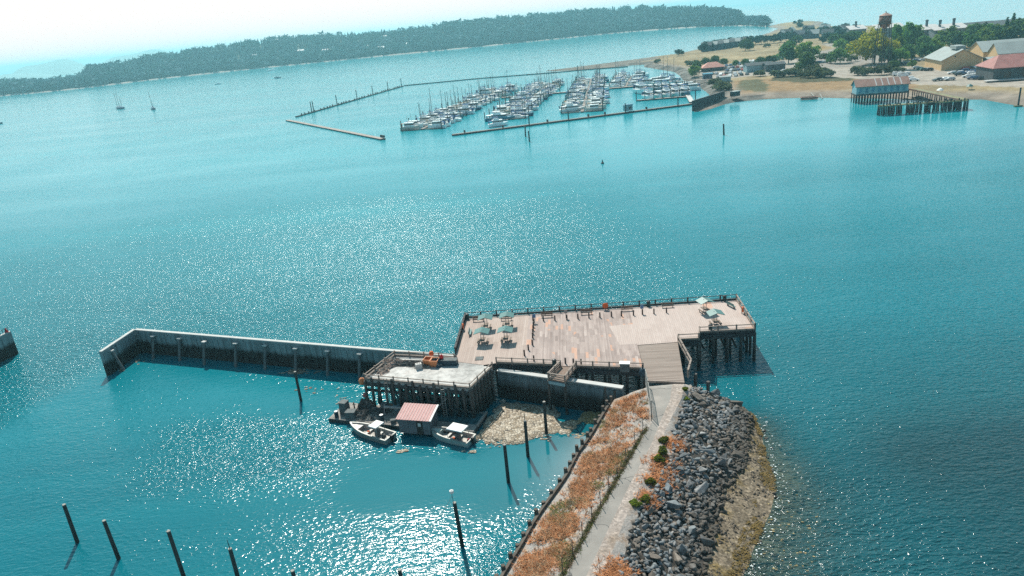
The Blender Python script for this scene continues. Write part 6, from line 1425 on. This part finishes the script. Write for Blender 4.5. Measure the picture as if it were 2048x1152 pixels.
# resort blocks behind the trees
def condo(px, py, wd, dp, h, lab, roofm='roof_white', chim=1, rz=-.12, wall='condo_wall'):
    p = P(px, py, 3.0); t = empty('resort_block', p, lab, 'apartment block', 'resort blocks', rz); mb = MB(); mb.box(wd/2, dp/2, h/2, wd, dp, h); mb.build('walls', wall, t, False)
    mb = MB(); mb.add([(-1, -1.2, h), (wd+1, -1.2, h), (wd+1, dp+1, h+3.5), (-1, dp+1, h+3.5), (-1, -1.2, h+.4), (wd+1, -1.2, h+.4), (wd+1, dp+1, h+3.9), (-1, dp+1, h+3.9)], [(3, 2, 1, 0), (4, 5, 6, 7), (0, 1, 5, 4), (1, 2, 6, 5), (2, 3, 7, 6), (3, 0, 4, 7)]); r = mb.build('roof', roofm, t, False)
    for k in range(chim): x = wd*(k+.7)/(chim+.4); mb = MB(); mb.box(x, dp*.7, h+4.5, 1.6, 1.6, 5); mb.lathe([(1.3, h+7), (1.5, h+7.3), (1.0, h+8.2)], (x, dp*.7, 0), 8); mb.build('chimney', 'condo_dark', r, False)
    nf = max(2, int(h/3)); nw = max(2, int(wd/3.5))
    for i in range(nf):
        for j in range(nw): mb = MB(); mb.box(wd*(j+.5)/nw, -.05, h*(i+.5)/nf, 1.7, .14, 1.5); mb.build('window', 'window', t, False)
for a in ((1838,84,17,12,9.5,'grey resort block with white roof, left of the chimney group'),(1868,84,14,12,9,'grey resort block with white gable, middle of the chimney group'),(1894,84,15,12,10,'grey resort block with tall dark chimney at its right'),(1700,76,16,12,8,'low white-roofed resort block left of the water tower'),(1752,77,26,12,9,'wide white-roofed resort block right of the water tower'),(1930,76,26,12,8,'long dark resort block right of the chimney group'),(1985,72,28,12,8,'long dark resort block farthest right behind the trees')):
    dark = 'dark' in a[5].split('resort')[0]; condo(*a, roofm='dark_wall' if dark else 'roof_white', chim=0 if 'wide' in a[5] or dark else 1, wall='condo_dark' if dark else 'condo_wall')
hp = [(1562,75),(1574,77),(1588,78),(1602,78),(1616,77),(1630,76),(1644,76),(1592,68),(1608,67),(1624,66),(1640,65),(1660,66),(1676,67),(1690,66)]
for i, (x, y) in enumerate(hp):
    p = P(x, y, 3.0); gable('dark_cottage', p, -PI/2-.6 if i % 2 else -.5, 10, 12, 5.5, 4.2, 'condo_dark', ('dark_wall', 'grey_roof', 'condo_dark')[i % 3], 'dark gabled cottage on the spit, %s %s' % (ORD[i % 7], 'from the left in the front row' if i < 7 else 'from the left in the row behind'), 'house', .6, group='cottages on the spit')
for i in range(8):
    x, y = 1408+i*11.5, 102.5-i*1.7; p = P(x, y, 3.0); gable('terrace_house', p+Vector((0, 8, 0)), -.35, 11, 10.5, 6.0, 3.0, 'condo_dark', 'grey_roof' if i % 2 else 'dark_wall', 'dark terraced house by the inner bay, %s from the shore point' % ORD[i], 'house', .4, group='terraced houses by the inner bay')
# houses on the wooded shore
for i, (x, y) in enumerate(((508,113),(523,112),(537,119),(544,119),(551,83),(564,82),(598,104),(600,112),(638,99),(648,103),(654,104),(735,95),(757,98),(763,76),(815,90))):
    dmin = None
    for rr in np.arange(1500, 2500, 10):
        v = RC @ np.array([(x-CX)/F, (y-CY)/F, 1.0]); k = rr/math.hypot(v[0], v[1]); q = np.array([v[0]*k, v[1]*k, CAMH+v[2]*k]); j = np.argmin(((HV[:, :2]-q[:2])**2).sum(1))
        if HV[j, 2]+9 >= q[2] and math.dist(HV[j, :2], q[:2]) < 60: dmin = q; break
    if dmin is None: continue
    gable('shore_house', Vector((dmin[0], dmin[1], dmin[2]-3)), random.uniform(-.5, .3), 11, 16, 6.0, 3.0, 'roof_white', 'roof_white', 'pale house showing in the far wood, %s from the left' % ORD[i], 'house', .4, group='houses in the far wood')
# ---- trees
def tree_proto(name, mat, h, r, kind, n, s, seed):
    rnd = random.Random(seed); t = empty(name, (0, 0, 0), 'x', 'tree'); V = []; Fc = []
    if kind == 'round': leaves(0, 0, h*.54, r, r, h*.46, n, s, V, Fc, 20, rnd, .5)
    elif kind == 'oval': leaves(0, 0, h*.58, r, r, h*.44, n, s, V, Fc, 14, rnd, .35)
    elif kind == 'cone':
        for i in range(n):
            u = rnd.random()**.7; z = h*(.98-.86*u); rr = r*u*(.55+.45*math.sin(u*26)**2)*rnd.uniform(.6, 1.05); a = rnd.uniform(0, 6.3); p = Vector((rr*math.cos(a), rr*math.sin(a), z)); o = len(V); q = s*rnd.uniform(.6, 1.3); tg = Vector((-math.sin(a), math.cos(a), 0)); od = Vector((math.cos(a), math.sin(a), -.5))
            V += [tuple(p-tg*q*.6), tuple(p+od*q), tuple(p+tg*q*.6), tuple(p-od*q*.4)]; Fc.append((o, o+1, o+2, o+3))
    np_mesh('crown', V, Fc, [mat], parent=t); mb = MB(); mb.cyl((0, 0, -.4), (0, 0, h*.55), h*.028, h*.012, 7)
    if kind != 'cone':
        for k in range(5): a = k*1.3; mb.cyl((0, 0, h*(.28+.04*k)), (math.cos(a)*r*.6, math.sin(a)*r*.6, h*(.5+.05*k)), h*.012, h*.005, 5)
    mb.build('trunk', 'trunk', t, False); return t
TP = {'round': tree_proto('broadleaf_tree', 'leaf_mid', 9, 4.6, 'round', 1100, .55, 1), 'dark': tree_proto('broadleaf_tree', 'leaf_dark', 8, 4.2, 'round', 1000, .55, 2), 'oval': tree_proto('broadleaf_tree', 'leaf_mid', 13, 3.6, 'oval', 1100, .6, 3), 'gold': tree_proto('golden_tree', 'leaf_gold', 13, 8.6, 'round', 2600, .6, 4), 'fir': tree_proto('fir_tree', 'leaf_dark', 13, 3.0, 'cone', 900, .7, 5), 'shrub': tree_proto('bush', 'leaf_grey', 3, 2.6, 'round', 500, .35, 6), 'sea': tree_proto('broadleaf_tree', 'leaf_sea', 8, 4.6, 'round', 900, .55, 8)}
KN = {'round': 'round green tree', 'dark': 'dark round tree', 'oval': 'tall green tree', 'gold': 'golden tree', 'fir': 'dark fir', 'shrub': 'grey-green bush', 'sea': 'blue-green tree'}
PH = {'round': 9, 'dark': 8, 'oval': 13, 'gold': 13, 'fir': 13, 'shrub': 3, 'sea': 8}
rt_ = random.Random(9)
def trees(area, grp, items):
    for i, (k, x, y, h) in enumerate(items):
        h *= 1.18; p = P(x, y, 3.0); s = h/PH[k]; w_ = s*rt_.uniform(.92, 1.1)
        place(TP[k], USED, (p.x, p.y, land_z(p.x, p.y)-.1), rt_.uniform(0, 6), '%s %s, %s from the left there' % (KN[k], area, ORD[i % 40]), grp, (w_, w_, s))
trees('under the water tower', 'trees by the water tower', [('gold',1748,128,18.5),('dark',1775,131,10),('round',1800,130,9),('shrub',1715,150,4.5),('shrub',1732,151,4),('shrub',1750,150,4),('shrub',1768,150,5),('dark',1784,146,6),('shrub',1795,151,4),('oval',1730,118,10),('round',1708,112,9)])
trees('between water tower and tan hall', 'trees between tower and hall', [('oval',1793,106,17),('oval',1805,104,16),('oval',1818,106,18),('oval',1830,105,16),('dark',1842,114,12),('oval',1800,116,12),('dark',1815,120,9),('round',1824,136,4),('dark',1853,118,9),('round',1868,112,10)])
trees('behind the long hall', 'trees behind the long hall', [('round',1885,96,11),('oval',1898,95,13),('dark',1910,98,11),('round',1922,97,10),('oval',1936,94,13),('dark',1948,94,14),('round',1960,95,12),('oval',1972,93,13),('dark',1984,92,12),('round',1996,91,13),('fir',2008,90,17),('fir',2020,88,19),('dark',2032,88,15),('round',2044,88,15),('oval',2056,88,16),('dark',1944,100,9),('round',1976,99,9),('fir',1966,92,15)])
trees('beside the left resort blocks', 'trees left of the tower', [('dark',1690,98,11),('dark',1702,96,12),('round',1678,104,9),('dark',1668,90,9),('oval',1714,94,11),('fir',1722,94,12),('sea',1656,82,8),('sea',1680,80,9),('sea',1700,83,9),('dark',1735,97,10),('sea',1645,88,7)])
trees('amid the spit', 'trees in the middle of the spit', [('dark',1577,127,14),('round',1614,126,13),('dark',1609,145,11),('shrub',1628,147,5),('shrub',1640,150,4),('dark',1662,127,7),('round',1680,127,9),('shrub',1600,119,4),('shrub',1650,122,5),('shrub',1703,124,4),('dark',1690,108,7),('dark',1593,90,8),('dark',1491,102,10),('dark',1500,101,7),('shrub',1533,95,3.5),('shrub',1550,155,4),('shrub',1562,154,3.5),('shrub',1580,153,4.5),('shrub',1592,152,4),('shrub',1608,155,4),('shrub',1625,156,4),('shrub',1638,154,5),('shrub',1655,155,4),('shrub',1520,152,3.5)])
trees('around the marina office', 'trees around the marina office', [('dark',1411,132,6),('dark',1429,129,6.5),('dark',1447,131,5),('round',1389,151,7),('dark',1393,142,7),('shrub',1381,131,3.5),('shrub',1375,128,3),('shrub',1391,126,2.5),('shrub',1438,175,4),('shrub',1446,177,4.5),('shrub',1430,168,4),('shrub',1455,178,3),('dark',1520,128,5),('dark',1538,126,5),('dark',1548,125,5),('dark',1490,131,4.5),('dark',1471,132,4),('shrub',1316,124,3),('shrub',1312,125,2.5)])
trees('along the inner bay', 'trees along the inner bay', [('sea',1357,112,6),('sea',1364,110,4),('sea',1405,104,8),('sea',1416,101.5,9),('sea',1427,99,9),('sea',1439,96.5,9),('sea',1451,95,8.5),('sea',1463,93,9),('sea',1475,92,8.5),('sea',1487,91,9),('sea',1499,90,9),('sea',1511,89,8.5),('sea',1523,88.5,9),('sea',1535,87.5,8),('sea',1548,86.5,8.5),('sea',1560,85,8),('sea',1572,82,9),('sea',1584,83,8),('sea',1600,58,9),('sea',1612,62,7),('sea',1582,70,6),('sea',1620,72,9),('sea',1636,70,8),('sea',1655,71,9),('sea',1672,72,10),('sea',1600,47.5,7),('sea',1590,49,6),('sea',1650,60,8),('sea',1690,61,8),('sea',1712,66,9)])
# driftwood and beach umbrellas
for (x, y), l in (((1880,185), 'white beach shelter on the sand below the lot'), ((1939,177), 'turquoise beach tent on the sand')):
    p = P(x, y, 2.6); t = empty('beach_tent', p, l, 'tent', 'tents on the beach'); mb = MB(); mb.lathe([(1.6, 1.0), (.9, 1.7), (.05, 2.1)], n=8); mb.build('canopy', 'canvas_white' if 'white' in l else 'canopy_green', t, False); mb = MB()
    for k in range(4): a = k*PI/2; mb.cyl((1.2*math.cos(a), 1.2*math.sin(a), 0), (1.2*math.cos(a), 1.2*math.sin(a), 1.3), .05, .05, 4)
    mb.build('leg', 'mast', t, False)
# ---- cars
def car(col, van=False):
    t = empty('parked_car', (0, 0, 0), 'x', 'van' if van else 'car'); t.scale = (1.12, 1.12, 1.12); L, B, h = (5.4, 2.0, 2.2) if van else (4.5, 1.8, 1.45)
    prof = [(-L/2, .35), (-L/2, .8), (-L*.47, .95 if not van else h*.9), (-L*.36, h) if not van else (-L*.42, h), (L*.1, h) if not van else (L*.25, h), (L*.24, .98) if not van else (L*.36, 1.15), (L*.46, .82), (L/2, .65), (L/2, .35)]
    vs = [(x, -B/2*(.86 if z > 1 else 1), z) for x, z in prof]+[(x, B/2*(.86 if z > 1 else 1), z) for x, z in prof]; n = len(prof); mb = MB(); mb.add(vs, [tuple(range(n-1, -1, -1)), tuple(range(n, 2*n))]+[(i, (i+1) % n, n+(i+1) % n, n+i) for i in range(n)][::1]); mb.build('body', col, t, False)
    mb = MB(); mb.box(-L*.12, 0, h-.3, L*.46, B*.9, .34, 0, 0, .97); mb.build('window', 'window', t, False)
    for x in (-L*.3, L*.3):
        for y in (-B/2, B/2): mb = MB(); mb.cyl((x, y-.1, .33), (x, y+.1, .33), .33, .33, 10); mb.build('wheel', 'tyre', t, False)
    return t
CP = {k: car('car_'+k) for k in ('white', 'silver', 'dark', 'blue', 'red', 'green')}; CP['van'] = car('car_white', True)
rc = random.Random(3)
def cars(area, grp, pts, yaw):
    for i, q in enumerate(pts):
        k = q[2] if len(q) > 2 else rc.choice(('white', 'white', 'silver', 'silver', 'dark', 'dark', 'blue', 'blue', 'green', 'red')); p = P(q[0], q[1], 3.0)
        nm = 'white van' if k == 'van' else {'dark': 'black', 'green': 'dark green'}.get(k, k)+' car'
        place(CP[k], USED, (p.x, p.y, land_z(p.x, p.y)+.05), yaw+rc.uniform(-.1, .1)+(PI if rc.random() < .5 else 0), '%s parked %s, %s from the left' % (nm, area, ORD[i]), grp)
cars('above the beach by the pile shed', 'cars above the beach', [(1796,152,'van'),(1806,154,'van'),(1818,158,'white'),(1828,161,'white'),(1812,150,'white')], -.4)
cars('singly along the beach kerb', 'cars along the beach kerb', [(1875,161,'dark'),(1888,160,'white'),(1899,160,'silver')], -.15)
cars('in the front row before the red warehouse', 'cars before the red warehouse, front row', [(1911,145.5,'dark'),(1919,152,'dark'),(1935,155,'white'),(1953,154,'white'),(1966,154,'silver'),(1976,152,'dark')], -.5)
cars('in the back row before the red warehouse', 'cars before the red warehouse, back row', [(1934,143,'blue'),(1945,149,'white'),(1951,143,'dark'),(1957,148,'blue'),(1963,145,'dark'),(1970,149,'white'),(1972,141,'silver'),(1979,146,'blue'),(1980,141,'white'),(1961,140,'dark')], -.5)
cars('beside the tan hall wall', 'cars beside the tan hall', [(1834,138,'silver'),(1842,140,'green'),(1849,141,'green'),(1857,141,'dark'),(1832,124,'blue'),(1836,120,'white'),(1843,123,'silver'),(1828,118,'dark')], -.3)
cars('in the shade under the gold tree', 'cars under the trees', [(1803,129,'dark'),(1811,129,'blue'),(1817,128,'silver')], -.2)
cars('in the marina lot, back row', 'cars in the marina lot, back row', [(1453+i*8.6, 132.0-i*.95) for i in range(17)], 1.1)
cars('in the marina lot, middle row', 'cars in the marina lot, middle row', [(1450+i*8.2, 137.5-i*.7) for i in range(6)]+[(1455+i*7.5, 141.5-i*.3) for i in range(5)], 1.1)
cars('in the marina lot, front row', 'cars in the marina lot, front row', [(1424,148),(1433,147.5),(1442,149),(1452,147),(1461,146),(1470,148),(1480,146),(1437,153),(1448,152.5),(1460,151.5),(1472,152),(1483,150),(1494,149),(1416,152)], 1.1)
cars('by the lone tree amid the spit', 'cars by the lone tree', [(1625,127,'blue'),(1634,127,'dark'),(1643,126.5,'blue'),(1650,126,'white'),(1656,125.5,'dark'),(1596,131,'white'),(1567,143,'white'),(1628,131,'white')], -.2)
cars('in the marina lot, far row', 'cars in the marina lot, far row', [(1470+i*7.2, 127.5-i*.8) for i in range(16)], 1.1)
cars('in the tan hall lot, outer row', 'cars in the tan hall lot', [(1905+i*9, 148.5-i*.2) for i in range(3)]+[(1930+i*8, 139-i*.4) for i in range(4)]+[(1925, 149), (1943, 146), (1955, 158), (1967, 158.5), (1945, 158)], -.5)
# strollers on the beach and board
